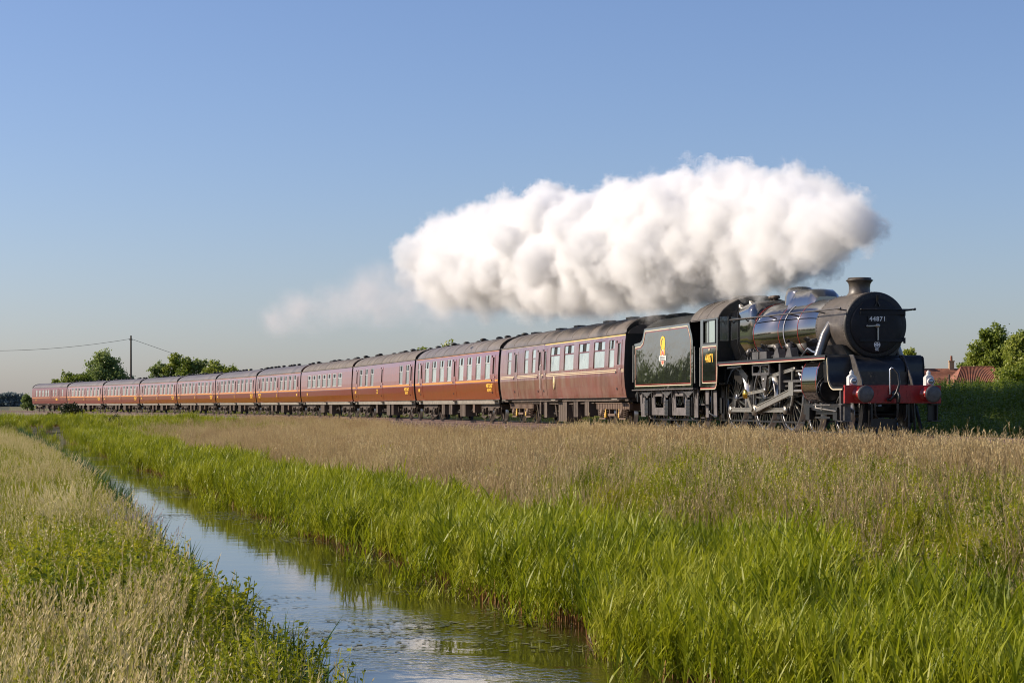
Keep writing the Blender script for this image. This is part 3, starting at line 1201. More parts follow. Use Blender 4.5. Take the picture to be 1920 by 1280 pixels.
# --- catering carriage: seven larger windows high in a plain side
r = coach_root(3, 'railway_carriage')
tag(r, 'maroon carriage with seven white-framed windows bunched together under a dusty brown roof', 'railway carriage', 'maroon carriages of the train')
w4 = [(-4.88, -3.43), (-6.85, -5.5), (-8.85, -7.5), (-10.8, -9.4), (-12.85, -11.5), (-14.9, -13.5), (-16.9, -15.5)]
zb, zt = 1.98, 2.86
body_mesh([(a, b, zb, zt) for a, b in w4], 0, 0).build('body', [M['maroon'], M['maroon_end']], r)
for a, b in w4:
    window(r, a, b, zb, zt, 2.54, True, frame='alu', fw=0.05)
rail_strip(-19.7, -0.05, 1.82, 1.85, -1, 0.004).build('lining', M['orange'], r)
text('running_number', '1961', 0.25, M['yellow'], r, (-16.9, -1.412, 1.52), (PI / 2, 0, 0), 1.0, bold=0.01)
coach_common(r, 3, 'leaf', [(-8.9, -7.9, 0.18, 0.80, 'box'), (-12.4, -10.9, 0.25, 0.80, 'box')], DOMES(33, 9) + [(-14.0, 0, 'b'), (-12.0, 0.1, 'b')], M['roof_brown'], 0.12, True, (-2.75, -16.95))

lab = ['maroon carriage lettered at its rear end, right behind the one with seven bunched windows',
       'maroon carriage mid-train, two behind the one with seven white-framed windows',
       'maroon carriage in front of the bushes, three behind the seven-windowed one',
       'maroon carriage passing the left end of the row of bushes, fourth from the rear',
       'maroon carriage directly in front of the tall wooden pole, third from the rear',
       'maroon carriage below the big round tree, coupled in front of the tail carriage']
for k in range(6):
    tso(4 + k, lab[k], 50 + 7 * k, leftlogo=(k == 0))

# --- tail carriage
r = coach_root(10, 'railway_carriage')
tag(r, 'dark red tail carriage at the far end with a rounded roof end and grouped windows', 'railway carriage', 'maroon carriages of the train')
w11 = [(-17.6, -16.6), (-15.7, -14.7), (-13.8, -12.8), (-12.0, -11.0), (-10.6, -9.8), (-7.6, -6.9), (-6.2, -5.5), (-2.6, -1.9)]
d11 = [(-8.5, 0.7), (-4.1, 0.8)]
zb, zt = 2.0, 2.84
body_mesh([(a, b, zb, zt) for a, b in w11] + [(x - 0.17, x + 0.17, 2.08, 2.8) for x, w in d11], 0, 0).build('body', [M['maroon_matt'], M['black']], r)
for a, b in w11:
    window(r, a, b, zb, zt, 2.55, False)
for x, w in d11:
    door(r, x, w, 'maroon_matt', dark=True, wz=(2.08, 2.8))
rail_strip(-19.7, -0.05, 1.80, 1.85, -1, 0.004).build('lining', M['orange'], r)
text('running_number', '35', 0.3, M['yellow'], r, (-17.3, -1.412, 1.5), (PI / 2, 0, 0), 1.0, bold=0.02)
text('lettering', 'WCR', 0.34, M['yellow'], r, (-5.4, -1.412, 1.55), (PI / 2, 0, 0), 1.2, bold=0.02)
coach_common(r, 10, 'leaf', [(-8.9, -7.9, 0.3, 0.80, 'underframe'), (-12.4, -10.9, 0.35, 0.80, 'underframe')], [(-12.5, 0, 'b')], M['roof'], 0.5, False, (-2.75, -16.95))
# ------------------------------------------------------------------ steam locomotive
M['lblack'] = mat('loco_gloss_black', (0.010, 0.010, 0.011), 0.05, coat=1.0, spec=1.0, bump=0.0008, bscale=1.5)
M['lsemi'] = mat('loco_black', (0.010, 0.010, 0.011), 0.38, coat=0.1, var=0.3, vscale=5, dirt=(0.028, 0.024, 0.021), dscale=5)
M['smokebox'] = mat('smokebox_black', (0.060, 0.050, 0.043), 0.45, var=0.35, vscale=4, dirt=(0.14, 0.115, 0.095), dscale=2.5, dlo=0.45, dhi=0.8, bump=0.004, bscale=8)
M['smokedoor'] = mat('smokebox_door_black', (0.010, 0.010, 0.013), 0.5, spec=0.3, var=0.3, vscale=5, dirt=(0.022, 0.02, 0.02), dscale=3, bump=0.003, bscale=8)
M['smokering_shaded'] = mat('smokebox_ring_shaded', (0.010, 0.010, 0.011), 0.55, var=0.3, vscale=5)  # darker copy of the smokebox colour: shade of the front end painted in
M['spoke'] = mat('wheel_gloss_black', (0.03, 0.028, 0.026), 0.30, coat=0.6, spec=0.7)
M['steel'] = mat('bright_steel', (0.42, 0.39, 0.34), 0.38, metal=0.85, var=0.2, vscale=8)
M['greysteel'] = mat('oily_grey', (0.10, 0.093, 0.089), 0.42, metal=0.3, var=0.35, vscale=9, dirt=(0.06, 0.05, 0.045), dscale=6)
M['framegrey'] = mat('tender_frame', (0.125, 0.11, 0.105), 0.6, var=0.25, vscale=5, dirt=(0.06, 0.05, 0.045), dscale=4)
M['redbeam'] = mat('buffer_beam_red', (0.33, 0.013, 0.010), 0.45, coat=0.15, var=0.25, vscale=5, dirt=(0.16, 0.02, 0.015), dscale=4, dlo=0.5, dhi=0.8)
M['redline'] = mat('red_lining', (0.30, 0.022, 0.015), 0.35, coat=0.6)
M['creamline'] = mat('cream_lining', (0.70, 0.60, 0.42), 0.4)
M['greyline'] = mat('grey_lining', (0.30, 0.31, 0.36), 0.35, coat=0.5)
M['brass'] = mat('brass', (0.78, 0.52, 0.10), 0.25, metal=1.0)
M['cabroof'] = mat('cab_roof', (0.085, 0.073, 0.066), 0.55, var=0.3, vscale=3, dirt=(0.14, 0.12, 0.10), dscale=2.5)
M['pipegloss'] = mat('polished_casing', (0.13, 0.125, 0.12), 0.3, metal=0.4, coat=0.8)
M['coal'] = mat('coal', (0.012, 0.012, 0.013), 0.5, bump=0.05, bscale=12)
M['lampwhite'] = mat('lamp_white', (0.60, 0.60, 0.58), 0.35)
M['lens'] = mat('lamp_lens', (0.10, 0.12, 0.15), 0.05, spec=1.0, coat=1.0)
M['cabglass'] = mat('cab_glass', (0.25, 0.32, 0.29), 0.05, spec=1.0, coat=1.0)
M['silverpipe'] = mat('pipe_silver', (0.6, 0.6, 0.6), 0.25, metal=1.0)

LO = empty('steam_locomotive', (TX0, TZ0, 0), TH0 - PI / 2)
tag(LO, 'gloss black steam locomotive numbered 44871 with a red buffer beam, under the white plume', 'locomotive')


def P(name, mb, m, parent=LO, bevel=0.0, label=None):
    o = mb.build(name, m, parent, bevel)
    if label:
        o['label'] = label
    return o


BZ = 2.72
# frames
fr = MB()
for sg in (-1, 1):
    fr.prism([(-2.0, 0.75), (-1.0, 0.62), (5.4, 0.62), (5.8, 0.95), (8.8, 0.95), (9.4, 0.85), (9.4, 1.2), (8.3, 1.35), (-2.0, 1.35)], sg * 0.60 - 0.02, sg * 0.60 + 0.02)
for x in (-1.9, 0.9, 3.4, 5.6, 7.2, 8.9):
    fr.box(x - 0.04, x + 0.04, -0.58, 0.58, 0.75, 1.3)
fr.box(-1.9, 8.2, -0.6, 0.6, 1.33, 1.37)
P('frame', fr, M['lsemi'])
# boiler barrel
b = MB()
b.lathe([(1.5, 0.865), (4.0, 0.84), (4.001, 0.822), (6.42, 0.80)], (0, 0, BZ), (1, 0, 0), 64)
boil = P('boiler', b, M['lblack'])
for x, r, w, mm in ((3.62, 0.846, 0.026, 'redline'), (4.02, 0.842, 0.06, 'greyline'), (5.03, 0.819, 0.026, 'redline'), (1.66, 0.867, 0.026, 'redline'), (6.36, 0.806, 0.026, 'redline')):
    P('boiler_band', MB().lathe([(-w / 2, r - 0.004), (-w / 2, r + 0.004), (w / 2, r + 0.004), (w / 2, r - 0.004)], (x, 0, BZ), (1, 0, 0), 64), M[mm], boil)
# belpaire firebox
def fbx(x, w, zt, zb, wb, rc, n=7):
    """rounded-shoulder section, mirror symmetric"""
    pts = [(wb, zb), (w * 0.86, zb + 0.35), (w, 2.5), (w, zt - rc)]
    for k in range(1, n):
        a = PI / 2 * k / n
        pts.append((w - rc + rc * math.cos(a), zt - rc + rc * math.sin(a)))
    pts += [(w - rc, zt), (w * 0.25, zt + 0.03)]
    full = [(x, -y, z) for y, z in pts] + [(x, y, z) for y, z in pts[::-1]]
    return full


b = MB()
b.loft([fbx(-0.40, 0.905, 3.52, 1.75, 0.60, 0.30), fbx(0.1, 0.91, 3.58, 1.75, 0.60, 0.30), fbx(1.30, 0.92, 3.66, 1.75, 0.60, 0.32), fbx(1.45, 0.91, 3.65, 1.76, 0.60, 0.34),
        fbx(1.56, 0.875, 3.60, 1.80, 0.58, 0.40), fbx(1.60, 0.80, 3.52, 1.9, 0.5, 0.45)], 0, True, True, False)
rg = fbx(1.60, 0.80, 3.52, 1.9, 0.5, 0.45)
b.add(rg, [tuple(range(len(rg)))])
fb = P('firebox', b, M['lblack'])
b = MB()
rings = [fbx(x, 0.914, 3.585 + (x - 0.1) * 0.067, 1.75, 0.603, 0.30) for x in (0.38, 0.42)]
b.loft(rings, 0, False)
P('boiler_band', b, M['lsemi'], fb)
for x in (0.2, 1.1):
    q = MB().lathe([(0, 0.075), (0.05, 0.075), (0.06, 0.045), (0.10, 0.045), (0.11, 0)], (x, -0.72, 3.53 + x * 0.06), (0, -0.5, 0.86), 12)
    P('washout_plug', q, M['steel'], fb)
# safety valves
for dx in (-0.12, 0.12):
    P('safety_valve', MB().lathe([(0, 0.07), (0.10, 0.07), (0.11, 0.13), (0.17, 0.13), (0.19, 0.09), (0.2, 0)], (0.95 + dx, 0.0, 3.66), (0, 0, 1), 12), M['wheel'])
# dome and top feed
d = MB()
rings = []
for k, (z, sc) in enumerate([(3.38, 1.10), (3.52, 1.0), (3.72, 0.97), (3.86, 0.90), (3.93, 0.78), (3.965, 0.55), (3.98, 0.25)]):
    rings.append([(3.05 + 0.56 * sc * math.cos(a), 0.40 * sc * math.sin(a), z) for a in [2 * PI * q / 28 for q in range(28)]])
d.loft(rings, 0, True)
d.add(rings[-1], [tuple(range(28))])
P('dome', d, M['lblack'])
d = MB()
prof = lambda x, h, w: [(x, -w, 3.30), (x, -w * 0.97, 3.42), (x, -w * 0.80, h - 0.08), (x, -w * 0.6, h), (x, 0, h + 0.015), (x, w * 0.6, h), (x, w * 0.80, h - 0.08), (x, w * 0.97, 3.42), (x, w, 3.30)]
d.loft([prof(3.72, 3.66, 0.62), prof(3.80, 3.83, 0.56), prof(3.95, 3.86, 0.50), prof(4.75, 3.81, 0.48), prof(4.98, 3.74, 0.44), prof(5.12, 3.60, 0.40)], 0, True, False)
d.add(prof(3.72, 3.66, 0.62), [tuple(range(9))])
d.add(prof(5.12, 3.60, 0.40), [tuple(range(9))])
P('top_feed_cover', d, M['lblack'])
# smokebox
sb = MB()
sb.lathe([(6.38, 0.80), (6.38, 0.828), (8.34, 0.828)], (0, 0, BZ), (1, 0, 0), 64)
sbo = P('smokebox', sb, M['smokebox'])
P('front_ring', MB().lathe([(8.34, 0.828), (8.375, 0.815), (8.39, 0.79), (8.395, 0.67), (8.395, 0)], (0, 0, BZ), (1, 0, 0), 64), M['smokering_shaded'], sbo)
rv = MB()
for x in (6.46, 8.27):
    for k in range(72):
        a = 2 * PI * k / 72
        rv.ball((x, 0.829 * math.sin(a), BZ + 0.829 * math.cos(a)), 0.014, 0, 5)
for k in range(40):
    a = 2 * PI * k / 40
    rv.ball((8.39, 0.75 * math.sin(a), BZ + 0.75 * math.cos(a)), 0.013, 0, 5)
tag(P('rivets', rv, M['smokebox'], sbo), kind='stuff')
# smokebox door
dr = MB()
dr.lathe([(8.395, 0.68), (8.42, 0.68), (8.435, 0.66), (8.45, 0.50), (8.465, 0.25), (8.47, 0)], (0, 0, BZ - 0.02), (1, 0, 0), 56)
dro = P('smokebox_door', dr, M['smokedoor'])
for z in (BZ + 0.30, BZ - 0.38):
    q = MB()
    q.bar((8.455, 0.75, z), (8.475, -0.45, z), 0.02, 0.07, 0)
    q.lathe([(-0.07, 0.03), (0.07, 0.03)], (8.43, 0.74, z), (0, 0, 1), 8)
    P('hinge_strap', q, M['smokedoor'], dro)
q = MB()
q.bar((8.52, 0, BZ - 0.02), (8.52, 0, BZ - 0.38), 0.035, 0.035, up=(1, 0, 0))
q.bar((8.50, 0, BZ - 0.02), (8.50, -0.26, BZ - 0.03), 0.03, 0.03)
q.ball((8.51, -0.28, BZ - 0.03), 0.03, 0, 6)
q.lathe([(8.45, 0.06), (8.54, 0.05), (8.54, 0)], (0, 0, BZ - 0.02), (1, 0, 0), 10)
P('door_handle', q, M['steel'], dro)
q = MB()
q.tube([(8.50, -0.44, 3.10), (8.53, -0.42, 3.10), (8.53, 0.92, 3.11), (8.50, 0.95, 3.11)], 0.014, 6)
for y in (-0.40, 0.62):
    q.tube([(8.42, y, 3.09), (8.53, y, 3.10)], 0.014, 6)
q.ball((8.53, -0.44, 3.10), 0.028, 0, 6)
q.ball((8.53, 0.95, 3.11), 0.030, 0, 6)
P('door_handrail', q, M['lsemi'], dro)
q = MB()
q.bar((8.47, 0.0, 3.28), (8.50, 0.0, 3.46), 0.05, 0.02)
q.bar((8.47, -0.06, 3.18), (8.49, 0.0, 3.30), 0.03, 0.02)
q.bar((8.47, 0.06, 3.18), (8.49, 0.0, 3.30), 0.03, 0.02)
P('lamp_bracket', q, M['lsemi'], dro)
npl = P('number_plate', MB().box(8.475, 8.50, -0.25, 0.25, 2.79, 2.94), M['black'], dro)
TR = (PI / 2, 0, PI / 2)
text('number', '44871', 0.155, M['white'], dro, (8.503, 0.0, 2.865), TR, 1.0, bold=0.004, space=1.15)
q = MB()
q.lathe([(0, 0.085), (0.006, 0.085), (0.006, 0.070), (0, 0.070)], (8.463, 0.0, 2.23), (1, 0, 0), 24)
q.box(8.463, 8.469, -0.07, -0.03, 2.20, 2.26)
q.box(8.463, 8.469, -0.02, 0.02, 2.18, 2.29)
q.box(8.463, 8.469, 0.03, 0.07, 2.20, 2.26)
P('emblem', q, M['white'], dro)
text('shed_lettering', 'SC', 0.085, M['white'], dro, (8.466, 0.0, 2.11), TR, 1.0, bold=0.003)
# chimney
ch = MB()
ch.lathe([(3.44, 0.42), (3.50, 0.33), (3.58, 0.275), (3.70, 0.262), (3.80, 0.275), (3.86, 0.31), (3.885, 0.345), (3.90, 0.345), (3.915, 0.30), (3.955, 0.295), (3.955, 0.22), (3.6, 0.2), (3.6, 0)], (7.32, 0, 0), (0, 0, 1), 36)
P('chimney', ch, M['smokebox'])
# saddle
sd = MB()
sd.prism([(-0.62, 1.3), (0.62, 1.3), (0.62, 1.95), (0.80, 2.25), (0.6, 2.2), (-0.6, 2.2), (-0.80, 2.25), (-0.62, 1.95)], 6.7, 8.1, 0, 'x')
P('smokebox_saddle', sd, M['lsemi'])
# outside steam pipes
for sg in (-1, 1):
    q = MB()
    q.tube([(7.25, sg * 0.72, 2.78), (7.27, sg * 0.90, 2.50), (7.28, sg * 1.06, 2.05), (7.28, sg * 1.10, 1.9)], [0.13, 0.13, 0.12, 0.13], 14)
    P('steam_pipe', q, M['pipegloss'])
# running plates with valance
for sg in (-1, 1):
    q = MB()
    q.box(-0.34, 8.22, min(sg * 0.62, sg * 1.27), max(sg * 0.62, sg * 1.27), 1.955, 1.985)
    q.box(-0.34, 8.22, sg * 1.262 - 0.012, sg * 1.262 + 0.012, 1.87, 1.955)
    rp = P('running_plate', q, M['lsemi'])
    P('lining', MB().box(-0.34, 8.2, sg * 1.277 - 0.003, sg * 1.277 + 0.003, 1.900, 1.918), M['redline'], rp)
    P('lining', MB().box(-0.15, 8.2, sg * 1.2775 - 0.003, sg * 1.2775 + 0.003, 1.868, 1.888), M['creamline'], rp)
# front drop plate and low platform
arc = [(8.22, 1.97)]
for k in range(0, 9):
    a = PI / 2 * k / 8
    arc.append((8.86 - 0.46 * math.cos(a) - 0.06, 1.63 - 0.46 * math.sin(a)))
arc = [(8.22, 1.97), (8.36, 1.95), (8.40, 1.75)] + [(8.40 + 0.42 * (1 - math.cos(a)), 1.60 - 0.43 * math.sin(a)) for a in [PI / 2 * k / 8 for k in range(9)]] + [(9.40, 1.17)]
q = MB()
rings = [[(x, y, z) for x, z in arc] for y in (-1.27, 1.27)]
q.loft(rings, 0, True, False)
rings = [[(x - 0.03, y, z - 0.02) for x, z in arc] for y in (1.27, -1.27)]
q.loft(rings, 0, True, False)
fp = P('front_platform', q, M['lsemi'])
for sg in (-1, 1):
    va = MB()
    for (x0, z0), (x1, z1) in zip(arc[1:-1], arc[2:]):
        va.bar((x0, sg * 1.262, z0 - 0.035), (x1, sg * 1.262, z1 - 0.035), 0.02, 0.07, up=(0, 0, 1) if abs(x1 - x0) > abs(z1 - z0) else (1, 0, 0))
    P('valance', va, M['lsemi'], fp)
    va = MB()
    for (x0, z0), (x1, z1) in zip(arc[1:-1], arc[2:]):
        va.bar((x0 - 0.025, sg * 1.276, z0 - 0.055), (x1 - 0.025, sg * 1.276, z1 - 0.055), 0.01, 0.022, up=(0, 0, 1) if abs(x1 - x0) > abs(z1 - z0) else (1, 0, 0))
    P('lining', va, M['creamline'], fp)
    P('frame_extension', MB().prism([(8.30, 1.20), (9.15, 1.20), (9.10, 1.34), (8.72, 1.80), (8.55, 1.98), (8.30, 1.98)], sg * 0.66 - 0.012, sg * 0.66 + 0.012), M['greysteel'])
# inside cover between the frames
q = MB()
q.lathe([(-0.62, 0.36), (0.62, 0.36)], (8.40, 0, 1.55), (0, 1, 0), 24)
q.box(8.35, 8.85, -0.62, 0.62, 1.18, 1.55)
P('front_cover', q, M['lsemi'])
# cylinders
cyp = [(0.60, 1.88), (0.98, 1.88), (1.14, 1.80), (1.235, 1.62), (1.27, 1.35), (1.25, 1.12), (1.15, 0.92), (0.98, 0.80), (0.78, 0.78), (0.60, 0.86)]
for sg in (-1, 1):
    q = MB()
    poly = [(sg * y, z) for y, z in cyp]
    rings = [[(x, y * k, 1.33 + (z - 1.33) * k2) for y, z in poly] for x, k, k2 in ((6.50, 1, 1), (7.62, 1, 1))]
    q.loft(rings, 0, True, True, True)
    cyl = P('cylinder', q, M['lblack'], bevel=0.01)
    for x in (6.54, 7.56):
        w = MB()
        w.loft([[(x + e, y * 1.004, 1.33 + (z - 1.33) * 1.004) for y, z in poly[1:-1]] for e in (-0.012, 0.012)], 0, False, False)
        P('lining', w, M['redline'], cyl)
    w = MB()
    w.lathe([(7.62, 0.35), (7.67, 0.36), (7.69, 0.355), (7.69, 0.30), (7.72, 0.29), (7.73, 0.27), (7.73, 0)], (0, sg * 0.93, 1.12), (1, 0, 0), 36, 0, False)
    w.lathe([(7.62, 0.21), (7.70, 0.21), (7.71, 0.19), (7.71, 0.10), (7.86, 0.09), (7.86, 0)], (0, sg * 0.88, 1.63), (1, 0, 0), 20, 0, False)
    for k in range(14):
        a = 2 * PI * k / 14
        w.ball((7.70, sg * 0.93 + 0.32 * math.sin(a), 1.12 + 0.32 * math.cos(a)), 0.018, 0, 5)
    w.box(7.62, 8.0, sg * 0.90 - 0.2, sg * 0.90 + 0.2, 1.3, 1.88)
    P('cylinder_cover', w, M['lsemi'], cyl)
    for k in range(12):
        pass
    g = MB()
    g.tube([(6.9, sg * 1.0, 0.78), (6.9, sg * 1.02, 0.66), (8.0, sg * 1.02, 0.60), (8.4, sg * 1.05, 0.58)], 0.02, 6)
    g.tube([(7.4, sg * 1.05, 0.78), (7.4, sg * 1.05, 0.60)], 0.02, 6)
    g.tube([(7.0, sg * 1.12, 0.74), (8.2, sg * 1.12, 0.74)], 0.014, 6)
    P('drain_pipes', g, M['steel'], cyl)


# wheels
def spoked(r, n, bal=None, crank=None, ang=0.0):
    """wheel with its face towards -y; returns the wheel's and the tyre's mesh builder"""
    t = MB()
    t.lathe([(-0.07, r * 0.925), (-0.07, r - 0.004), (0.04, r), (0.055, r + 0.03), (0.07, r + 0.025), (0.07, r * 0.925)], (0, 0, 0), (0, 1, 0), 48)
    w = MB()
    w.lathe([(-0.05, r * 0.925), (-0.05, r * 0.86), (0.05, r * 0.86), (0.05, r * 0.925)], (0, 0, 0), (0, 1, 0), 48)
    w.lathe([(-0.09, 0.0), (-0.09, r * 0.17), (-0.05, r * 0.20), (0.05, r * 0.2), (0.05, 0)], (0, 0, 0), (0, 1, 0), 20)
    for k in range(n):
        a = 2 * PI * k / n + 0.1
        c, s_ = math.cos(a), math.sin(a)
        w.bar((c * r * 0.17, -0.02, s_ * r * 0.17), (c * r * 0.88, -0.01, s_ * r * 0.88), 0.045, 0.05, up=(0, 1, 0))
    if bal is not None:
        pts = []
        for k in range(9):
            a = bal - 0.55 + 1.1 * k / 8
            pts.append((r * 0.90 * math.cos(a), r * 0.90 * math.sin(a)))
        for k in range(8, -1, -1):
            a = bal - 0.55 + 1.1 * k / 8
            rr = r * 0.56 + 0.10 * r * (abs(k - 4) / 4) ** 2
            pts.append((rr * math.cos(a), rr * math.sin(a)))
        w.prism(pts, -0.065, 0.03)
    if crank is not None:
        cx, cz = 0.33 * math.cos(crank), 0.33 * math.sin(crank)
        w.bar((0, -0.075, 0), (cx, -0.075, cz), 0.06, 0.30, up=(-math.sin(crank), 0, math.cos(crank)))
        w.lathe([(-0.11, 0.0), (-0.11, 0.12), (0, 0.13)], (cx, 0, cz), (0, 1, 0), 16)
    return w, t


CR = R(-108)
PX, PZ = 0.33 * math.cos(CR), 0.33 * math.sin(CR)
for sg in (-1, 1):
    cr_ = CR if sg < 0 else CR + PI / 2
    for k, x in enumerate((0.0, 2.44, 4.57)):
        w, t = spoked(0.914, 19, bal=CR + PI, crank=cr_ if sg < 0 else PI - cr_)
        o = P('driving_wheel', w, M['spoke'])
        tt = t.build('tyre', M['tread'], o)
        o.location = (x, sg * 0.76, 0.914)
        o.rotation_euler = (0, 0, 0 if sg < 0 else PI)
    for x in (6.32, 8.23):
        w, t = spoked(0.502, 11)
        o = P('bogie_wheel', w, M['spoke'])
        t.build('tyre', M['tread'], o)
        o.location = (x, sg * 0.76, 0.502)
        o.rotation_euler = (0, 0, 0 if sg < 0 else PI)
ax = MB()
for x in (0, 2.44, 4.57):
    ax.lathe([(-0.7, 0.1), (0.7, 0.1)], (x, 0, 0.914), (0, 1, 0), 10)
for x in (6.32, 8.23):
    ax.lathe([(-0.7, 0.08), (0.7, 0.08)], (x, 0, 0.502), (0, 1, 0), 10)
P('axle', ax, M['lsemi'])
bf = MB()
for sg in (-1, 1):
    bf.prism([(5.9, 0.66), (6.9, 0.58), (7.7, 0.58), (8.7, 0.66), (8.7, 0.76), (5.9, 0.76)], sg * 0.95 - 0.02, sg * 0.95 + 0.02)
    for x in (6.32, 8.23):
        bf.box(x - 0.14, x + 0.14, sg * 0.95 - 0.07, sg * 0.95 + 0.07, 0.36, 0.68)
    bf.bar((8.75, sg * 0.9, 0.7), (8.95, sg * 0.95, 0.15), 0.05, 0.08)
    bf.bar((6.9, sg * 1.0, 0.42), (7.9, sg * 1.0, 0.42), 0.05, 0.05)
bf.box(6.6, 8.0, -0.9, 0.9, 0.5, 0.7)
P('bogie_frame', bf, M['lsemi'])


# rods
def rod(a, b, w, h, y, ea=0.11, eb=0.11):
    q = MB()
    (x0, z0), (x1, z1) = a, b
    d = Vector((x1 - x0, 0, z1 - z0)).normalized()
    nrm = Vector((-d.z, 0, d.x))
    # fluted: web with top and bottom flanges
    q.bar((x0, y, z0), (x1, y, z1), w * 0.45, h, up=nrm)
    for e in (-1, 1):
        o_ = nrm * (e * (h / 2 - 0.012))
        q.bar(Vector((x0, y, z0)) + o_, Vector((x1, y, z1)) + o_, w, 0.024, up=nrm)
    for (x, z), r in ((a, ea), (b, eb)):
        q.lathe([(-w * 0.7, 0), (-w * 0.7, r), (w * 0.7, r), (w * 0.7, 0)], (x, y, z), (0, 1, 0), 16)
    return q


for sg in (-1, 1):
    if sg < 0:
        px, pz = PX, PZ
    else:
        px, pz = 0.30, -0.12
    z = 0.914 + pz
    Y1, Y2 = sg * 0.94, sg * 1.06
    P('coupling_rod', rod((px, z), (2.44 + px, z), 0.06, 0.12, Y1), M['steel'])
    P('coupling_rod', rod((2.44 + px, z), (4.57 + px, z), 0.06, 0.12, Y1), M['steel'])
    P('connecting_rod', rod((2.44 + px, z), (5.35, 1.10), 0.07, 0.17, Y2, 0.15, 0.1), M['steel'])
    # crosshead and slide bars
    q = MB()
    q.box(5.20, 5.55, Y2 - 0.07, Y2 + 0.07, 0.98, 1.34)
    q.tube([(5.5, Y2 + sg * 0.02, 1.10), (6.5, Y2 + sg * 0.02, 1.10)], 0.04, 8)
    P('crosshead', q, M['steel'])
    q = MB()
    q.bar((4.75, Y2, 1.36), (6.5, Y2, 1.36), 0.12, 0.06)
    q.bar((4.75, Y2, 1.24), (6.5, Y2, 1.24), 0.04, 0.04)
    q.box(4.66, 4.78, min(sg * 0.6, sg * 1.2), max(sg * 0.6, sg * 1.2), 1.15, 1.85)
    P('slide_bars', q, M['greysteel'])
    # return crank, eccentric rod, link and radius rod
    rcx, rcz = 2.44 + px - 0.42, z + 0.44
    q = MB()
    q.bar((2.44 + px, sg * 1.13, z), (rcx, sg * 1.15, rcz), 0.05, 0.13, up=(1, 0, 0.5))
    P('return_crank', q, M['steel'])
    P('crank_cap', MB().lathe([(0, 0.13), (0.05, 0.125), (0.07, 0.09), (0.09, 0)], (rcx, sg * 1.18, rcz), (0, sg, 0), 16), M['brass'])
    P('eccentric_rod', rod((rcx, rcz), (rcx + 1.55, rcz + 0.10), 0.045, 0.085, sg * 1.16, 0.07, 0.06), M['steel'])
    q = MB()
    q.prism([(3.30, 1.0), (3.45, 1.15), (3.50, 1.4), (3.48, 1.62), (3.36, 1.70), (3.40, 1.4), (3.32, 1.2), (3.22, 1.05)], sg * 1.10 - 0.04, sg * 1.10 + 0.04)
    q.ball((3.35, sg * 1.14, 1.42), 0.06)
    P('expansion_link', q, M['steel'])
    q = MB()
    for a_, b_ in (((2.5, 1.56), (2.5, 1.86)), ((3.85, 1.56), (3.85, 1.86)), ((2.5, 1.84), (3.85, 1.84)), ((2.5, 1.58), (3.85, 1.58)), ((3.15, 1.58), (3.15, 1.84))):
        q.bar((a_[0], sg * 1.17, a_[1]), (b_[0], sg * 1.17, b_[1]), 0.04, 0.07, up=(0, 0, 1) if a_[1] == b_[1] else (1, 0, 0))
    q.prism([(3.1, 1.6), (3.65, 1.6), (3.5, 1.2), (3.3, 1.15)], sg * 1.15 - 0.015, sg * 1.15 + 0.015)
    P('motion_bracket', q, M['greysteel'])
    P('radius_rod', rod((3.40, 1.48), (5.6, 1.68), 0.04, 0.09, sg * 1.10, 0.05, 0.05), M['steel'])
    q = MB()
    q.bar((5.45, sg * 1.1, 1.72), (5.42, sg * 1.1, 0.95), 0.04, 0.06, up=(1, 0, 0))
    q.bar((5.42, sg * 1.1, 0.98), (5.35, sg * 1.1, 0.72), 0.04, 0.05, up=(1, 0, 0))
    q.tube([(5.6, sg * 1.06, 1.62), (6.5, sg * 1.06, 1.62)], 0.03, 8)
    q.lathe([(0, 0.13), (0.28, 0.15), (0.3, 0.1)], (6.22, sg * 0.98, 1.62), (1, 0, 0), 14)
    q.lathe([(0, 0.13), (0.12, 0.18), (0.14, 0.1)], (6.38, sg * 1.0, 1.10), (1, 0, 0), 14)
    P('combination_lever', q, M['steel'])
    # sandpipes, brake hangers, springs behind the wheels
    q = MB()
    for x in (1.22, 3.55, 5.75, -1.25):
        q.bar((x, sg * 0.74, 1.45), (x - 0.05, sg * 0.78, 0.35), 0.05, 0.10)
        q.tube([(x + 0.25, sg * 0.82, 1.8), (x + 0.25, sg * 0.82, 0.9), (x + 0.12, sg * 0.78, 0.14)], 0.018, 6)
        q.box(x - 0.22, x - 0.02, sg * 0.78 - 0.05, sg * 0.78 + 0.05, 0.5, 0.95)
    q.bar((-1.4, sg * 0.8, 0.30), (5.6, sg * 0.8, 0.28), 0.05, 0.05)
    q.tube([(-1.6, sg * 1.12, 1.18), (-1.55, sg * 1.12, 0.5), (-1.1, sg * 1.12, 0.42), (-0.8, sg * 1.1, 0.40)], 0.035, 6)
    q.tube([(-1.2, sg * 1.15, 1.18), (-1.2, sg * 1.15, 0.6)], 0.03, 6)
    P('brake_gear', q, M['lsemi'])
    # reversing shaft arm / ashpan side
    q = MB()
    q.prism([(-0.9, 1.3), (-0.9, 0.8), (0.0, 0.7), (1.2, 0.8), (1.3, 1.3)], sg * 0.70 - 0.02, sg * 0.70 + 0.02)
    q.bar((0.35, sg * 1.18, 1.80), (1.6, sg * 1.18, 1.82), 0.05, 0.05)
    q.bar((0.75, sg * 0.95, 1.75), (1.5, sg * 0.98, 1.45), 0.03, 0.22)
    P('ashpan', q, M['lsemi'])
    # things standing on the running plate
    q = MB()
    q.box(2.35, 3.55, min(sg * 0.95, sg * 1.15), max(sg * 0.95, sg * 1.15), 1.99, 2.19)
    q.box(2.9, 2.96, sg * 1.15 - 0.03, sg * 1.15 + 0.03, 1.99, 2.2)
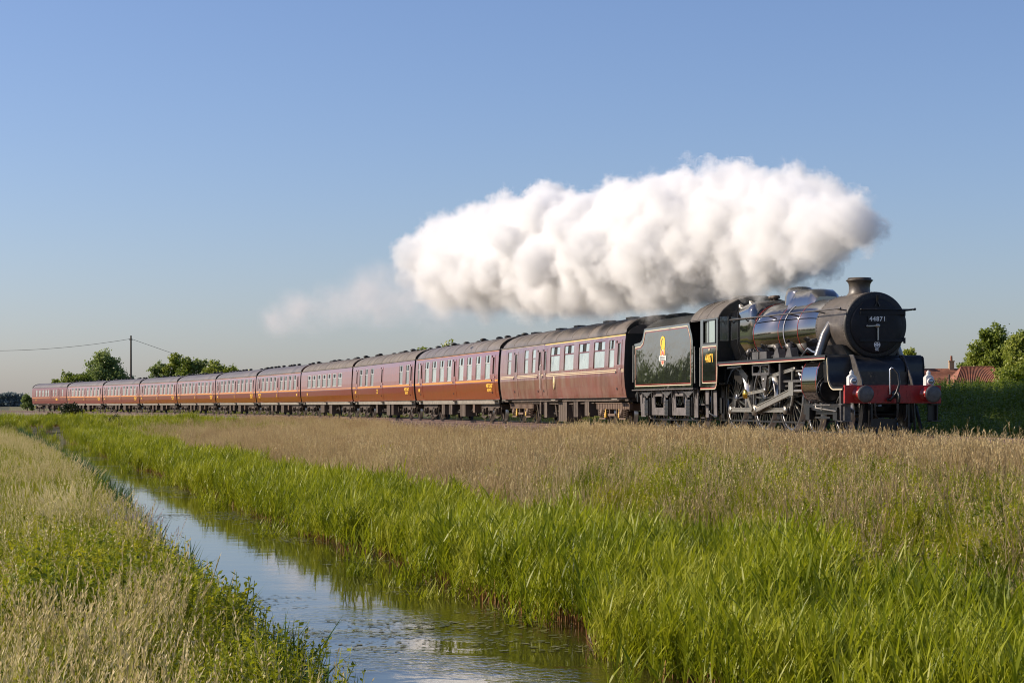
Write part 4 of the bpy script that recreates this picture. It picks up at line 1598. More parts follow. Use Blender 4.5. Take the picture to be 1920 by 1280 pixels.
    for x in (1.75, 2.0, 2.25):
        q.lathe([(-0.09, 0.07), (0.09, 0.07)], (x, sg * 1.05, 2.16), (0, 1, 0), 10)
        q.tube([(x, sg * 1.05, 1.98), (x, sg * 1.05, 2.28)], 0.03, 6)
    q.lathe([(0, 0.12), (0.13, 0.12), (0.13, 0.0)], (1.83, sg * 1.02, 2.2), (1, 0, 0), 12)
    P('lubricator', q, M['greysteel'])
    for x in (4.35, 5.30):
        q = MB()
        q.prism([(x - 0.20, 1.99), (x + 0.30, 1.99), (x + 0.16, 2.24), (x - 0.02, 2.24)], sg * 1.08 - 0.10, sg * 1.08 + 0.10)
        q.lathe([(0, 0.085), (0.14, 0.10), (0.14, 0.0)], (x - 0.02, sg * 1.10, 2.22), (-0.35, sg * 0.3, 0.8), 14)
        P('sandbox_filler', q, M['greysteel'])
    q = MB().tube([(3.3, sg * 1.0, 2.02), (4.0, sg * 1.04, 2.08), (4.4, sg * 1.06, 2.2)], 0.03, 6)
    q.tube([(5.7, sg * 0.95, 2.0), (6.1, sg * 0.92, 2.2), (6.4, sg * 0.9, 2.1), (7.0, sg * 0.9, 2.05)], 0.03, 6)
    P('feed_pipe', q, M['silverpipe'])
    # handrail
    q = MB()
    q.tube([(-0.02, sg * 1.0, 3.19), (8.46, sg * 0.99, 3.12)], 0.021, 8)
    q.ball((8.50, sg * 0.99, 3.12), 0.035, 0, 6)
    for x in (0.05, 1.35, 3.3, 4.9, 6.8, 8.3):
        rr = 0.93 if x < 1.5 else 0.80
        yy = 0.9 if x < 1.5 else 0.72
        q.tube([(x, sg * yy, 3.08), (x, sg * 1.0, 3.18 - x * 0.008)], 0.018, 6)
    P('handrail', q, M['greysteel'])

# buffer beam
bb = P('buffer_beam', MB().box(9.38, 9.47, -1.25, 1.25, 0.78, 1.215), M['redbeam'], bevel=0.006)
q = MB()
rn = random.Random(3)
for y in [-1.18 + 0.118 * k for k in range(21)]:
    for z in (0.82, 1.18):
        q.ball((9.472, y, z), 0.013, 0, 5)
for y in (-0.5, -0.4, 0.35, 0.45, 0.1, -0.15):
    for z in (0.92, 1.0, 1.08):
        q.ball((9.472, y, z), 0.013, 0, 5)
tag(P('rivets', q, M['redbeam'], bb), kind='stuff')
for sg in (-1, 1):
    q = MB()
    q.lathe([(9.47, 0.19), (9.49, 0.19), (9.49, 0.14), (9.70, 0.115), (9.72, 0.115)], (0, sg * 0.87, 1.0), (1, 0, 0), 24)
    bo = P('buffer', q, mat('buffer_red', (0.32, 0.012, 0.009), 0.35, coat=0.4) if 'bufred' not in M else M['bufred'])
    M['bufred'] = bo.data.materials[0]
    q = MB().lathe([(9.72, 0.075), (9.83, 0.075), (9.83, 0.20), (9.845, 0.208), (9.87, 0.206), (9.885, 0.15), (9.89, 0)], (0, sg * 0.87, 1.0), (1, 0, 0), 32)
    P('buffer_head', q, M['greysteel'], bo)
    # lamp
    q = MB()
    x, y = 9.28, sg * 1.0
    q.box(x - 0.09, x + 0.09, y - 0.10, y + 0.10, 1.20, 1.42)
    q.prism([(y - 0.10, 1.42), (y + 0.10, 1.42), (y + 0.05, 1.47), (y - 0.05, 1.47)], x - 0.07, x + 0.07, 0, 'x')
    q.lathe([(0, 0.052), (0.085, 0.052), (0.085, 0.03), (0.12, 0.02), (0.12, 0)], (x, y, 1.465), (0, 0, 1), 14)
    q.lathe([(0.08, 0.088), (0.15, 0.088), (0.15, 0.066)], (x + 0.0, y + 0.01, 1.31), (1, 0, 0), 18)
    lm = P('headlamp', q, M['lampwhite'], bevel=0.008)
    P('lens', MB().lathe([(0.135, 0.066), (0.142, 0.03), (0.143, 0)], (x, y + 0.01, 1.31), (1, 0, 0), 18), M['lens'], lm)
    P('lamp_bracket', MB().box(x - 0.02, x + 0.02, y - 0.02, y + 0.02, 1.16, 1.25), M['lsemi'], lm)
    # steps
    q = MB()
    q.box(9.20, 9.25, sg * 1.14 - 0.13, sg * 1.14 + 0.13, 0.34, 1.17)
    q.box(9.10, 9.40, sg * 1.16 - 0.13, sg * 1.16 + 0.13, 0.33, 0.355)
    q.box(9.12, 9.38, sg * 1.16 - 0.12, sg * 1.16 + 0.12, 0.74, 0.765)
    q.prism([(9.0, 1.17), (9.05, 0.36), (9.35, 0.36), (9.35, 1.17)], sg * 1.20 - 0.01, sg * 1.20 + 0.01)
    P('front_steps', q, M['greysteel'] if sg < 0 else M['lsemi'])
q = MB()
q.tube([(9.50, -0.10, 1.0), (9.50, -0.10, 1.58), (9.52, -0.07, 1.64), (9.56, -0.02, 1.62)], 0.022, 8)
P('brake_standpipe', q, M['silverpipe'])
q = MB()
q.tube([(9.55, -0.03, 1.63), (9.62, 0.06, 1.50), (9.64, 0.09, 1.25), (9.62, 0.02, 1.02), (9.58, -0.10, 0.88), (9.52, -0.18, 0.86)], 0.034, 10)
q.lathe([(-0.05, 0.05), (0.05, 0.05)], (9.55, -0.14, 0.87), (1, 0, 0), 10)
P('vacuum_hose', q, M['lsemi'])
q = MB()
q.lathe([(9.47, 0.10), (9.50, 0.10), (9.50, 0)], (0, 0.05, 1.0), (1, 0, 0), 16)
q.tube([(9.50, 0.05, 1.0), (9.68, 0.05, 1.02), (9.72, 0.05, 0.95), (9.70, 0.05, 0.82), (9.62, 0.05, 0.80)], 0.035, 8)
q.tube([(9.60, 0.05, 0.95), (9.62, 0.05, 0.6), (9.58, 0.05, 0.42)], 0.03, 8)
q.tube([(9.58, 0.3, 0.75), (9.58, 0.3, 0.45), (9.55, 0.26, 0.35)], 0.025, 6)
q.tube([(9.54, -0.5, 0.78), (9.56, -0.5, 0.5), (9.50, -0.42, 0.42)], 0.025, 6)
P('coupling_hook', q, M['lsemi'])
q = MB()
q.box(9.0, 9.04, -0.70, -0.45, 0.30, 0.78)
q.box(9.0, 9.04, 0.45, 0.70, 0.30, 0.78)
q.box(8.7, 9.3, -0.5, -0.46, 0.2, 0.8)
q.box(8.7, 9.3, 0.46, 0.5, 0.2, 0.8)
q.box(8.9, 8.94, -0.3, 0.3, 0.12, 0.4)
for y in (-0.65, 0.65):
    q.bar((9.2, y, 0.8), (9.1, y * 1.12, 0.12), 0.04, 0.10)
P('guard_irons', q, M['lsemi'])

# cab
cabp = [(-1.93, 3.29), (-1.97, 2.5), (-1.97, 1.19), (-0.62, 1.19), (-0.50, 1.22), (-0.42, 1.30), (-0.37, 1.45), (-0.34, 1.75), (-0.34, 3.29)]
CABROOF = [(1.28, 3.27), (1.24, 3.36), (1.12, 3.52), (0.95, 3.66), (0.70, 3.79), (0.40, 3.88), (0, 3.92)]
for sg in (-1, 1):
    q = MB()
    y = sg * 1.26
    q.box(-1.97, -1.67, y - 0.008, y + 0.008, 1.9, 3.29)
    q.box(-0.52, -0.34, y - 0.008, y + 0.008, 2.53, 3.29)
    q.box(-1.67, -0.52, y - 0.008, y + 0.008, 3.23, 3.29)
    q.box(-1.67, -0.34, y - 0.008, y + 0.008, 1.9, 2.53)
    q.prism([(-1.97, 1.9), (-1.97, 1.19), (-0.62, 1.19), (-0.50, 1.22), (-0.42, 1.30), (-0.37, 1.45), (-0.34, 1.75), (-0.34, 1.9)], y - 0.008, y + 0.008)
    cs = P('cab_side', q, M['lblack'])
    w = MB()
    yy = y + sg * 0.012
    w.box(-1.12, -0.54, yy - 0.004, yy + 0.004, 2.55, 3.21)
    wp = P('window', w, M['cabglass'], cs)
    w = MB()
    for a_, b_, c_, d_ in ((-1.69, -1.64, 2.53, 3.24), (-0.55, -0.50, 2.53, 3.24), (-1.64, -0.55, 3.20, 3.24), (-1.64, -0.55, 2.53, 2.57), (-1.15, -1.11, 2.57, 3.20)):
        w.box(a_, b_, yy - 0.012, yy + 0.012, c_, d_)
    P('window_frame', w, M['lsemi'], cs)
    w = MB()
    w.box(-1.60, -1.15, yy - sg * 0.05 - 0.004, yy - sg * 0.05 + 0.004, 2.57, 3.20)
    P('sliding_light', w, M['glass'], cs)
    # lining panel
    for off, wd, mm in ((0.0, 0.022, 'creamline'), (0.04, 0.018, 'redline')):
        x0, x1, z0, z1 = -1.80 + off, -0.42 - off, 1.38 + off, 2.47 - off
        w = MB()
        w.box(x0 + 0.05, x1 - 0.05, yy - 0.002, yy + 0.003, z0, z0 + wd)
        w.box(x0 + 0.05, x1 - 0.05, yy - 0.002, yy + 0.003, z1 - wd, z1)
        w.box(x0, x0 + wd, yy - 0.002, yy + 0.003, z0 + 0.05, z1 - 0.05)
        w.box(x1 - wd, x1, yy - 0.002, yy + 0.003, z0 + 0.05, z1 - 0.05)
        for cx, cz, dx, dz in ((x0, z0, 1, 1), (x1, z0, -1, 1), (x0, z1, 1, -1), (x1, z1, -1, -1)):
            w.bar((cx + dx * wd / 2, yy, cz + dz * 0.05), (cx + dx * 0.05, yy, cz + dz * wd / 2), 0.006, wd, up=(dx, 0, dz))
        P('lining', w, M[mm], cs)
    # lined bottom edge sweeping up to the running plate
    for off, wd, mm in ((0.0, 0.022, 'creamline'), (0.032, 0.030, 'redline')):
        w = MB()
        path = [(-1.96, 1.205 + off), (-0.64, 1.205 + off), (-0.52 - off * 0.7, 1.235 + off * 0.9), (-0.44 - off, 1.31 + off * 0.5), (-0.385 - off, 1.46), (-0.355 - off, 1.75), (-0.355 - off, 1.86)]
        for a_, b_ in zip(path[:-1], path[1:]):
            w.bar((a_[0], yy, a_[1]), (b_[0], yy, b_[1]), 0.006, wd, up=(0, 0, 1) if abs(b_[0] - a_[0]) > abs(b_[1] - a_[1]) else (1, 0, 0))
        P('lining', w, M[mm], cs)
    text('cab_number', '44871', 0.34, M['yellow'], cs, (-1.10, yy + sg * 0.004, 2.10), (PI / 2, 0, 0 if sg < 0 else PI), 0.92, bold=0.006)
    text('power_class', '5MT', 0.085, M['creamline'], cs, (-1.10, yy + sg * 0.004, 2.36), (PI / 2, 0, 0 if sg < 0 else PI), 1, bold=0.003)
    q = MB().tube([(-2.0, sg * 1.27, 1.3), (-2.0, sg * 1.27, 2.45)], 0.018, 6)
    P('cab_handrail', q, M['steel'])
    q = MB()
    q.prism([(-1.85, 1.17), (-1.80, 0.35), (-1.55, 0.35), (-1.50, 1.17)], sg * 1.14 - 0.01, sg * 1.14 + 0.01)
    q.box(-1.82, -1.50, sg * 1.17 - 0.12, sg * 1.17 + 0.12, 0.35, 0.375)
    q.box(-1.82, -1.50, sg * 1.17 - 0.12, sg * 1.17 + 0.12, 0.74, 0.765)
    q.prism([(-1.15, 1.17), (-1.1, 0.38), (-0.8, 0.38), (-0.85, 1.17)], sg * 1.12 - 0.01, sg * 1.12 + 0.01)
    P('cab_steps', q, M['framegrey'])
# spectacle plate
prof = [(1.25, 1.97), (1.25, 3.25)] + [(y - 0.02, z - 0.02) for y, z in CABROOF[1:]]
poly = [(-y, z) for y, z in prof] + [(y, z) for y, z in prof[::-1][1:]]
spb = P('cab_front', MB().prism(poly, -0.36, -0.34, 0, 'x'), M['lsemi'])
for sg in (-1, 1):
    w = MB().box(-0.345, -0.325, min(sg * 0.96, sg * 1.19), max(sg * 0.96, sg * 1.19), 2.62, 3.30)
    P('window', w, M['glass'], spb)
    w = MB()
    w.bar((-0.33, sg * 0.955, 2.60), (-0.33, sg * 0.955, 3.32), 0.03, 0.02, up=(1, 0, 0))
    w.bar((-0.33, sg * 0.955, 2.61), (-0.33, sg * 1.2, 2.61), 0.03, 0.02)
    P('window_frame', w, M['steel'], spb)
q = MB()
prof = [(-y, z) for y, z in CABROOF] + [(y, z) for y, z in CABROOF[::-1][1:]]
q.loft([[(x, y, z) for y, z in prof] for x in (-2.95, -0.24)], 0, True, False)
q.loft([[(x, y * 0.985, z - 0.03) for y, z in prof] for x in (-0.24, -2.95)], 0, True, False)
q.loft([[(-0.24, y, z) for y, z in prof], [(-0.24, y * 0.985, z - 0.03) for y, z in prof]], 0, False, False)
rf = P('cab_roof', q, M['cabroof'])
q = MB()
for x in (-1.35, -2.2):
    q.tube([(x, sg_y, z + 0.004) for sg_y, z in prof], 0.012, 4)
P('roof_seam', q, M['cabroof'], rf)
P('roof_vent', MB().box(-1.6, -0.9, -0.45, 0.45, 3.90, 3.955), M['cabroof'], rf, bevel=0.01)
P('cab_floor', MB().box(-2.3, -0.36, -1.2, 1.2, 1.33, 1.38), M['lsemi'])
P('backhead', MB().box(-0.75, -0.38, -0.75, 0.75, 1.4, 3.2), M['lsemi'], bevel=0.05)

# ------------------------------------------------------------------ tender
TE = empty('tender', (TX0, TZ0, 0), TH0 - PI / 2)
tag(TE, 'gloss black six-wheeled tender with a yellow and red lion crest, behind the locomotive cab', 'tender')


def Q(name, mb, m, parent=TE, bevel=0.0):
    return mb.build(name, m, parent, bevel)


M['tblack'] = mat('tender_gloss_black', (0.014, 0.015, 0.013), 0.08, coat=1.0, spec=1.0, bump=0.022, bscale=1.3, stretch=(0.45, 1, 0.55))
tp = [(-9.10, 1.27), (-9.10, 2.76), (-8.35, 2.80), (-8.12, 2.88), (-7.98, 3.05), (-7.88, 3.22), (-2.95, 3.22), (-2.85, 3.05), (-2.68, 2.85), (-2.60, 2.65), (-2.60, 1.27)]
for sg in (-1, 1):
    q = MB()
    q.prism(tp, sg * 1.30 - 0.012, sg * 1.30 + 0.012)
    ts = Q('tank_side', q, M['tblack'])
    q = MB()
    sl = [[(-7.88, sg * 1.31, 3.22), (-7.55, sg * 1.16, 3.38), (-7.3, sg * 0.98, 3.50)], [(-2.95, sg * 1.31, 3.22), (-3.05, sg * 1.16, 3.38), (-3.15, sg * 0.98, 3.50)]]
    q.loft(sl, 0, True, False)
    q.loft([[(x, y * 0.985, z - 0.015) for x, y, z in r_] for r_ in sl[::-1]], 0, True, False)
    Q('coal_plate', q, M['tblack'])
    yy = sg * 1.315
    for off, wd, mm in ((0.0, 0.024, 'creamline'), (0.045, 0.02, 'redline')):
        o_ = off
        path = [(-8.95 + o_, 1.36 + o_), (-8.95 + o_, 2.64 - o_), (-8.30, 2.66 - o_), (-8.02 + o_, 2.76 - o_), (-7.86 + o_, 2.95), (-7.78 + o_, 3.14 - o_), (-3.12 - o_, 3.14 - o_), (-3.0 - o_, 3.0), (-2.84 - o_, 2.80), (-2.76 - o_, 2.58),
                (-2.76 - o_, 1.36 + o_), (-8.95 + o_, 1.36 + o_)]
        w = MB()
        for a_, b_ in zip(path[:-1], path[1:]):
            w.bar((a_[0], yy, a_[1]), (b_[0], yy, b_[1]), 0.005, wd, up=(0, 0, 1) if abs(b_[0] - a_[0]) > abs(b_[1] - a_[1]) else (1, 0, 0))
        w.build('lining', M[mm], ts)
q = MB()
q.box(-9.09, -2.62, -1.29, 1.29, 1.22, 1.30)
q.box(-9.11, -9.09, -1.30, 1.30, 1.27, 2.76)
q.box(-2.64, -2.60, -1.28, 1.28, 1.27, 2.4)
q.box(-9.0, -8.0, -1.28, 1.28, 2.70, 2.78)
Q('tank', q, M['lsemi'])
q = MB()
arcp = [(-1.29, 2.0), (-1.29, 3.10), (-1.15, 3.34), (-0.9, 3.56), (-0.55, 3.70), (0, 3.76), (0.55, 3.70), (0.9, 3.56), (1.15, 3.34), (1.29, 3.10), (1.29, 2.0)]
q.prism(arcp, -3.10, -3.07, 0, 'x')
q.prism(arcp, -7.6, -7.57, 0, 'x')
Q('coal_bulkhead', q, M['lsemi'])
rn = random.Random(8)
q = MB()
for k in range(260):
    x = rn.uniform(-7.4, -3.2)
    y = rn.uniform(-0.95, 0.95)
    z = 3.30 + 0.22 * (1 - (y / 0.95) ** 2) + rn.uniform(-0.06, 0.06)
    q.ball((x, y, z), rn.uniform(0.08, 0.16), 0, 5, (1, rn.uniform(0.7, 1.2), rn.uniform(0.6, 1)))
q.box(-7.5, -3.15, -1.0, 1.0, 3.0, 3.35)
cl = Q('coal', q, M['coal'])
tag(cl, kind='stuff')
# side frames
xs = [-9.1, -8.78, -8.52, -8.22, -7.52, -7.12, -6.35, -5.95, -5.25, -4.85, -4.05, -3.65, -2.95, -2.6]
for sg in (-1, 1):
    q = MB()
    y0, y1 = sg * 1.12 - 0.015, sg * 1.12 + 0.015
    q.box(-9.1, -2.6, y0, y1, 1.02, 1.22)
    q.prism([(-9.0, 1.02), (-8.85, 0.36), (-8.30, 0.36), (-8.42, 1.02)], y0, y1)
    q.prism([(-2.62, 1.02), (-2.62, 0.36), (-3.0, 0.36), (-3.02, 1.02)], y0, y1)
    for ax_ in (-7.87, -5.59, -3.3):
        q.prism([(ax_ - 0.42, 1.02), (ax_ - 0.36, 0.42), (ax_ - 0.2, 0.42), (ax_ - 0.2, 1.02)], y0, y1)
        q.prism([(ax_ + 0.2, 1.02), (ax_ + 0.2, 0.42), (ax_ + 0.36, 0.42), (ax_ + 0.42, 1.02)], y0, y1)
    for m_ in (-6.73, -4.445):
        q.prism([(m_ - 0.78, 0.42), (m_ + 0.78, 0.42), (m_ + 0.72, 0.60), (m_ + 0.45, 0.66), (m_ - 0.45, 0.66), (m_ - 0.72, 0.60)], y0, y1)
        for e in (-1, 1):
            q.prism([(m_ + e * 0.72, 0.60), (m_ + e * 0.45, 0.64), (m_ + e * 0.52, 1.02), (m_ + e * 0.72, 1.02)][::e], y0, y1)
    tf = Q('side_frame', q, M['framegrey'])
    for ax_ in (-7.87, -5.59, -3.3):
        q = MB()
        q.box(ax_ - 0.19, ax_ + 0.19, sg * 1.16 - 0.09, sg * 1.16 + 0.09, 0.40, 0.90)
        for z in (0.5, 0.62, 0.74, 0.84):
            q.box(ax_ - 0.2, ax_ + 0.2, sg * 1.25 - 0.01, sg * 1.25 + 0.01, z - 0.012, z + 0.012)
        for e in (-0.23, 0.23):
            q.box(ax_ + e - 0.03, ax_ + e + 0.03, sg * 1.15 - 0.05, sg * 1.15 + 0.05, 0.42, 0.98)
        q.build('axlebox', M['lsemi'], tf, 0.01)
        q = MB()
        for k in range(6):
            w_ = 0.50 - 0.07 * k
            q.box(ax_ - w_, ax_ + w_, sg * 1.19 - 0.045, sg * 1.19 + 0.045, 1.13 - k * 0.022, 1.15 - k * 0.022)
        for e in (-0.5, 0.5):
            q.bar((ax_ + e, sg * 1.19, 0.98), (ax_ + e, sg * 1.19, 1.2), 0.05, 0.05, up=(1, 0, 0))
            q.tube([(ax_ + e * 1.1, sg * 1.22, 1.22), (ax_ + e * 1.1, sg * 1.22, 0.80)], 0.014, 5)
        q.build('leaf_spring', M['greysteel'], tf)
    for ax_ in (-7.87, -5.59, -3.3):
        w, t = spoked(0.648, 12)
        o = Q('wheel', w, M['spoke'])
        t.build('tyre', M['tread'], o)
        o.location = (ax_, sg * 0.76, 0.648)
        o.rotation_euler = (0, 0, 0 if sg < 0 else PI)
    q = MB()
    for ax_ in (-7.87, -5.59, -3.3):
        q.bar((ax_ + 0.72, sg * 0.8, 1.0), (ax_ + 0.68, sg * 0.8, 0.25), 0.05, 0.1)
        q.tube([(ax_ - 0.45, sg * 1.0, 0.40), (ax_ - 0.25, sg * 1.0, 0.30), (ax_ + 0.05, sg * 1.02, 0.33)], 0.03, 6)
    q.bar((-8.4, sg * 0.85, 0.28), (-2.7, sg * 0.85, 0.28), 0.05, 0.05)
    Q('brake_gear', q, M['greysteel'])
    q = MB()
    q.bar((-9.35, sg * 1.24, 1.235), (-2.55, sg * 1.24, 1.235), 0.16, 0.03)
    for k in range(8):
        x = -8.9 + k * 0.86
        q.bar((x, sg * 1.25, 1.22), (x, sg * 1.14, 1.08), 0.02, 0.05)
    Q('footplate_edge', q, M['framegrey'])
    q = MB().tube([(-9.12, sg * 1.335, 2.72), (-9.12, sg * 1.34, 1.5)], 0.02, 6)
    q.tube([(-8.9, sg * 1.345, 2.40), (-8.9, sg * 1.35, 2.36), (-8.9, sg * 1.35, 1.62), (-8.9, sg * 1.33, 1.58)], 0.018, 6)
    q.tube([(-2.55, sg * 1.27, 2.5), (-2.5, sg * 1.27, 1.4)], 0.018, 6)
    Q('handrail', q, M['steel'])
q = MB()
for ax_ in (-7.87, -5.59, -3.3):
    q.lathe([(-1.0, 0.08), (1.0, 0.08)], (ax_, 0, 0.648), (0, 1, 0), 10)
q.box(-9.1, -2.6, -0.55, 0.55, 0.7, 1.22)
q.box(-9.15, -9.05, -1.2, 1.2, 0.85, 1.22)
Q('underframe', q, M['lsemi'])
for y in (-0.87, 0.87):
    Q('buffer', MB().lathe([(0, 0.12), (0.3, 0.10), (0.3, 0.07), (0.45, 0.07), (0.45, 0.2), (0.475, 0.2), (0.48, 0)], (-9.15, y, 1.05), (-1, 0, 0), 16), M['lsemi'])
# lion over wheel crest on the near side
yy = -1.318
cr = MB()
cx, cz = -5.75, 2.30
def disc(mb, x, z, rx, rz, th, mi, n=22, r0=0.0, a0=0, a1=2 * PI):
    v = []
    for k in range(n + 1):
        a = a0 + (a1 - a0) * k / n
        v.append((x + rx * math.cos(a), yy - th, z + rz * math.sin(a)))
        v.append((x + rx * r0 * math.cos(a), yy - th, z + rz * r0 * math.sin(a)))
    mb.add(v, [(2 * k, 2 * k + 1, 2 * k + 3, 2 * k + 2) for k in range(n)], mi)
disc(cr, cx, cz + 0.42, 0.26, 0.20, 0.0, 0, r0=0.62)
disc(cr, cx + 0.02, cz + 0.40, 0.11, 0.10, 0.001, 0)
disc(cr, cx + 0.14, cz + 0.38, 0.12, 0.22, 0.002, 0)
disc(cr, cx, cz + 0.02, 0.27, 0.30, 0.0, 0, r0=0.78, a0=0, a1=PI)
cr.add([(cx - 0.05, yy - 0.003, cz + 0.2), (cx + 0.2, yy - 0.003, cz + 0.2), (cx + 0.22, yy - 0.003, cz + 0.3), (cx - 0.1, yy - 0.003, cz + 0.3)], [(0, 1, 2, 3)], 0)
disc(cr, cx, cz - 0.06, 0.19, 0.27, 0.001, 1)
disc(cr, cx, cz - 0.06, 0.16, 0.22, 0.002, 2)
disc(cr, cx, cz - 0.06, 0.07, 0.10, 0.003, 1)
cr.add([(cx - 0.36, yy - 0.004, cz - 0.16), (cx + 0.36, yy - 0.004, cz - 0.16), (cx + 0.36, yy - 0.004, cz + 0.0), (cx - 0.36, yy - 0.004, cz + 0.0)], [(0, 1, 2, 3)], 3)
for z in (-0.135, -0.03):
    cr.add([(cx - 0.30, yy - 0.006, cz + z - 0.01), (cx + 0.30, yy - 0.006, cz + z - 0.01), (cx + 0.30, yy - 0.006, cz + z + 0.01), (cx - 0.30, yy - 0.006, cz + z + 0.01)], [(0, 1, 2, 3)], 4)
ce = cr.build('lion_crest', [M['yellow'], M['creamline'], mat('crest_red', (0.55, 0.12, 0.07), 0.4), M['white'], M['lsemi']], TE)
text('crest_lettering', 'BRITISH RAILWAYS', 0.062, M['lsemi'], TE, (cx, yy - 0.006, cz - 0.083), (PI / 2, 0, 0), 1.0, ext=0.001)
# ------------------------------------------------------------------ vegetation
RNG = np.random.default_rng(5)
M['reed_leaf'] = leafmat('reed_leaf', [(0.10, 0.135, 0.008), (0.21, 0.25, 0.010), (0.32, 0.34, 0.014), (0.44, 0.44, 0.06)], 0.45, spec=0.25, nscale=0.5)
M['reed_stem'] = leafmat('reed_stem', [(0.19, 0.08, 0.028), (0.27, 0.13, 0.04), (0.25, 0.18, 0.05)], 0.15)
M['dry_stem'] = leafmat('dry_stem', [(0.25, 0.175, 0.085), (0.39, 0.29, 0.155), (0.50, 0.405, 0.23)], 0.3, nscale=0.25, spec=0.15)
M['dry_head'] = leafmat('dry_head', [(0.34, 0.23, 0.11), (0.50, 0.38, 0.19), (0.62, 0.51, 0.26)], 0.35, spec=0.15, nscale=0.25)
M['straw'] = leafmat('straw', [(0.28, 0.27, 0.05), (0.42, 0.38, 0.10), (0.54, 0.48, 0.18)], 0.35, spec=0.15, nscale=0.5)
M['straw_head'] = leafmat('straw_head', [(0.46, 0.36, 0.17), (0.62, 0.51, 0.27), (0.74, 0.64, 0.37)], 0.4, spec=0.15, nscale=0.5)
M['meadow'] = leafmat('meadow_leaf', [(0.11, 0.14, 0.008), (0.22, 0.245, 0.010), (0.32, 0.32, 0.018), (0.42, 0.37, 0.05)], 0.48, spec=0.2, nscale=0.45)
M['herb'] = leafmat('herb_leaf', [(0.08, 0.115, 0.008), (0.18, 0.22, 0.010), (0.32, 0.33, 0.014), (0.46, 0.42, 0.02)], 0.45, spec=0.2, nscale=0.8)
M['sedge'] = leafmat('sedge_leaf', [(0.030, 0.070, 0.018), (0.055, 0.115, 0.028), (0.11, 0.18, 0.05)], 0.35, rough=0.55, nscale=0.7, spec=0.2)
M['nettle'] = leafmat('nettle_leaf', [(0.09, 0.15, 0.014), (0.18, 0.25, 0.018), (0.28, 0.35, 0.03)], 0.48, nscale=0.4)
M['nettle_lit_top'] = leafmat('nettle_lit_top', [(0.13, 0.19, 0.02), (0.24, 0.28, 0.03)], 0.4, nscale=0.4)  # yellower upper leaves: sun on the nettle tops put into the colour
M['purple'] = leafmat('purple_flower', [(0.36, 0.27, 0.30), (0.50, 0.42, 0.42)], 0.4, nscale=2)
M['bark'] = mat('bark', (0.07, 0.055, 0.04), 0.9, var=0.3, vscale=8, bump=0.02, bscale=10)

PLANTS = bpy.data.collections.new('plant_kinds')      # never linked: only instanced from


class Clump:
    def __init__(s):
        s.V, s.F, s.M = [], [], []

    def ribbon(s, pts, wid, mi, side):
        """flat tapering ribbon; pts Nx3, wid N, side = unit vector across"""
        o = len(s.V)
        n = len(pts)
        for p, w in zip(pts, wid):
            s.V.append(p - side * w / 2)
            s.V.append(p + side * w / 2)
        for i in range(n - 1):
            s.F.append((o + 2 * i, o + 2 * i + 1, o + 2 * i + 3, o + 2 * i + 2))
            s.M.append(mi)

    def arc(s, base, az, length, w, lean, curl, mi, n=4, tip=0.05, mid=0.4, wob_=0.0):
        """blade that starts near vertical (lean) and curls over towards az"""
        d = np.array([math.cos(az), math.sin(az), 0.0])
        p = np.array(base, dtype=float)
        pts, ws = [p.copy()], [w * 0.6]
        for i in range(n):
            t = (i + 0.5) / n
            a = lean + curl * t
            p = p + (d * math.sin(a) + np.array([0, 0, math.cos(a)])) * length / n
            pts.append(p.copy())
            q = (i + 1) / n
            ws.append(w * (1.0 if q <= mid + 0.01 else max(tip, 1 - (q - mid) / (1 - mid))))
        sa = az + PI / 2 + RNG.uniform(-0.7, 0.7)
        s.ribbon(pts, ws, mi, np.array([math.cos(sa), math.sin(sa), 0.0]))
        return pts

    def leaf(s, p, az, el, L, W, mi):
        d = np.array([math.cos(az) * math.cos(el), math.sin(az) * math.cos(el), math.sin(el)])
        sd = np.array([-math.sin(az), math.cos(az), RNG.uniform(-0.5, 0.5)])
        p = np.array(p)
        s.V += [p, p + d * L * 0.5 - sd * W / 2, p + d * L, p + d * L * 0.5 + sd * W / 2]
        o = len(s.V) - 4
        s.F.append((o, o + 1, o + 2, o + 3))
        s.M.append(mi)

    def make(s, name, mats):
        me = npmesh(name, np.array(s.V), np.array(s.F), mats, s.M)
        o = bpy.data.objects.new(name, me)
        return o


def disc_pt(r):
    a, q = RNG.uniform(0, 2 * PI), r * math.sqrt(RNG.uniform(0, 1))
    return q * math.cos(a), q * math.sin(a)


def k_reed(n=14, R_=0.19, h0=0.66, h1=1.02):
    c = Clump()
    for _ in range(n):
        x, y = disc_pt(R_)
        h = RNG.uniform(h0, h1)
        az, ln, cu = RNG.uniform(0, 2 * PI), RNG.uniform(0.0, 0.10), RNG.uniform(0, 0.16)
        split = RNG.uniform(0.33, 0.5)
        pts = c.arc((x, y, -0.1), az, h * split, 0.011, ln, cu * split, 1, 2, 1.0, 1.0)
        top = c.arc(pts[-1], az, h * (1 - split), 0.009, ln + cu * split, cu, 0, 3, 0.3, 0.7)
        allp = pts + top[1:]
        la = RNG.uniform(0, 2 * PI)
        m = RNG.integers(6, 9)
        for k in range(m):
            t = 0.30 + 0.68 * k / m
            f = t * (len(allp) - 1)
            i = min(int(f), len(allp) - 2)
            p = allp[i] * (1 - (f - i)) + allp[i + 1] * (f - i)
            la += PI + RNG.uniform(-0.9, 0.9)
            lz = la * 0.55 + 0.45 * (PI + 0.3)
            c.arc(p, la, RNG.uniform(0.18, 0.38), RNG.uniform(0.014, 0.026), RNG.uniform(0.18, 0.55), RNG.uniform(0.15, 1.0), 0, 3, 0.05, 0.35)
    return c


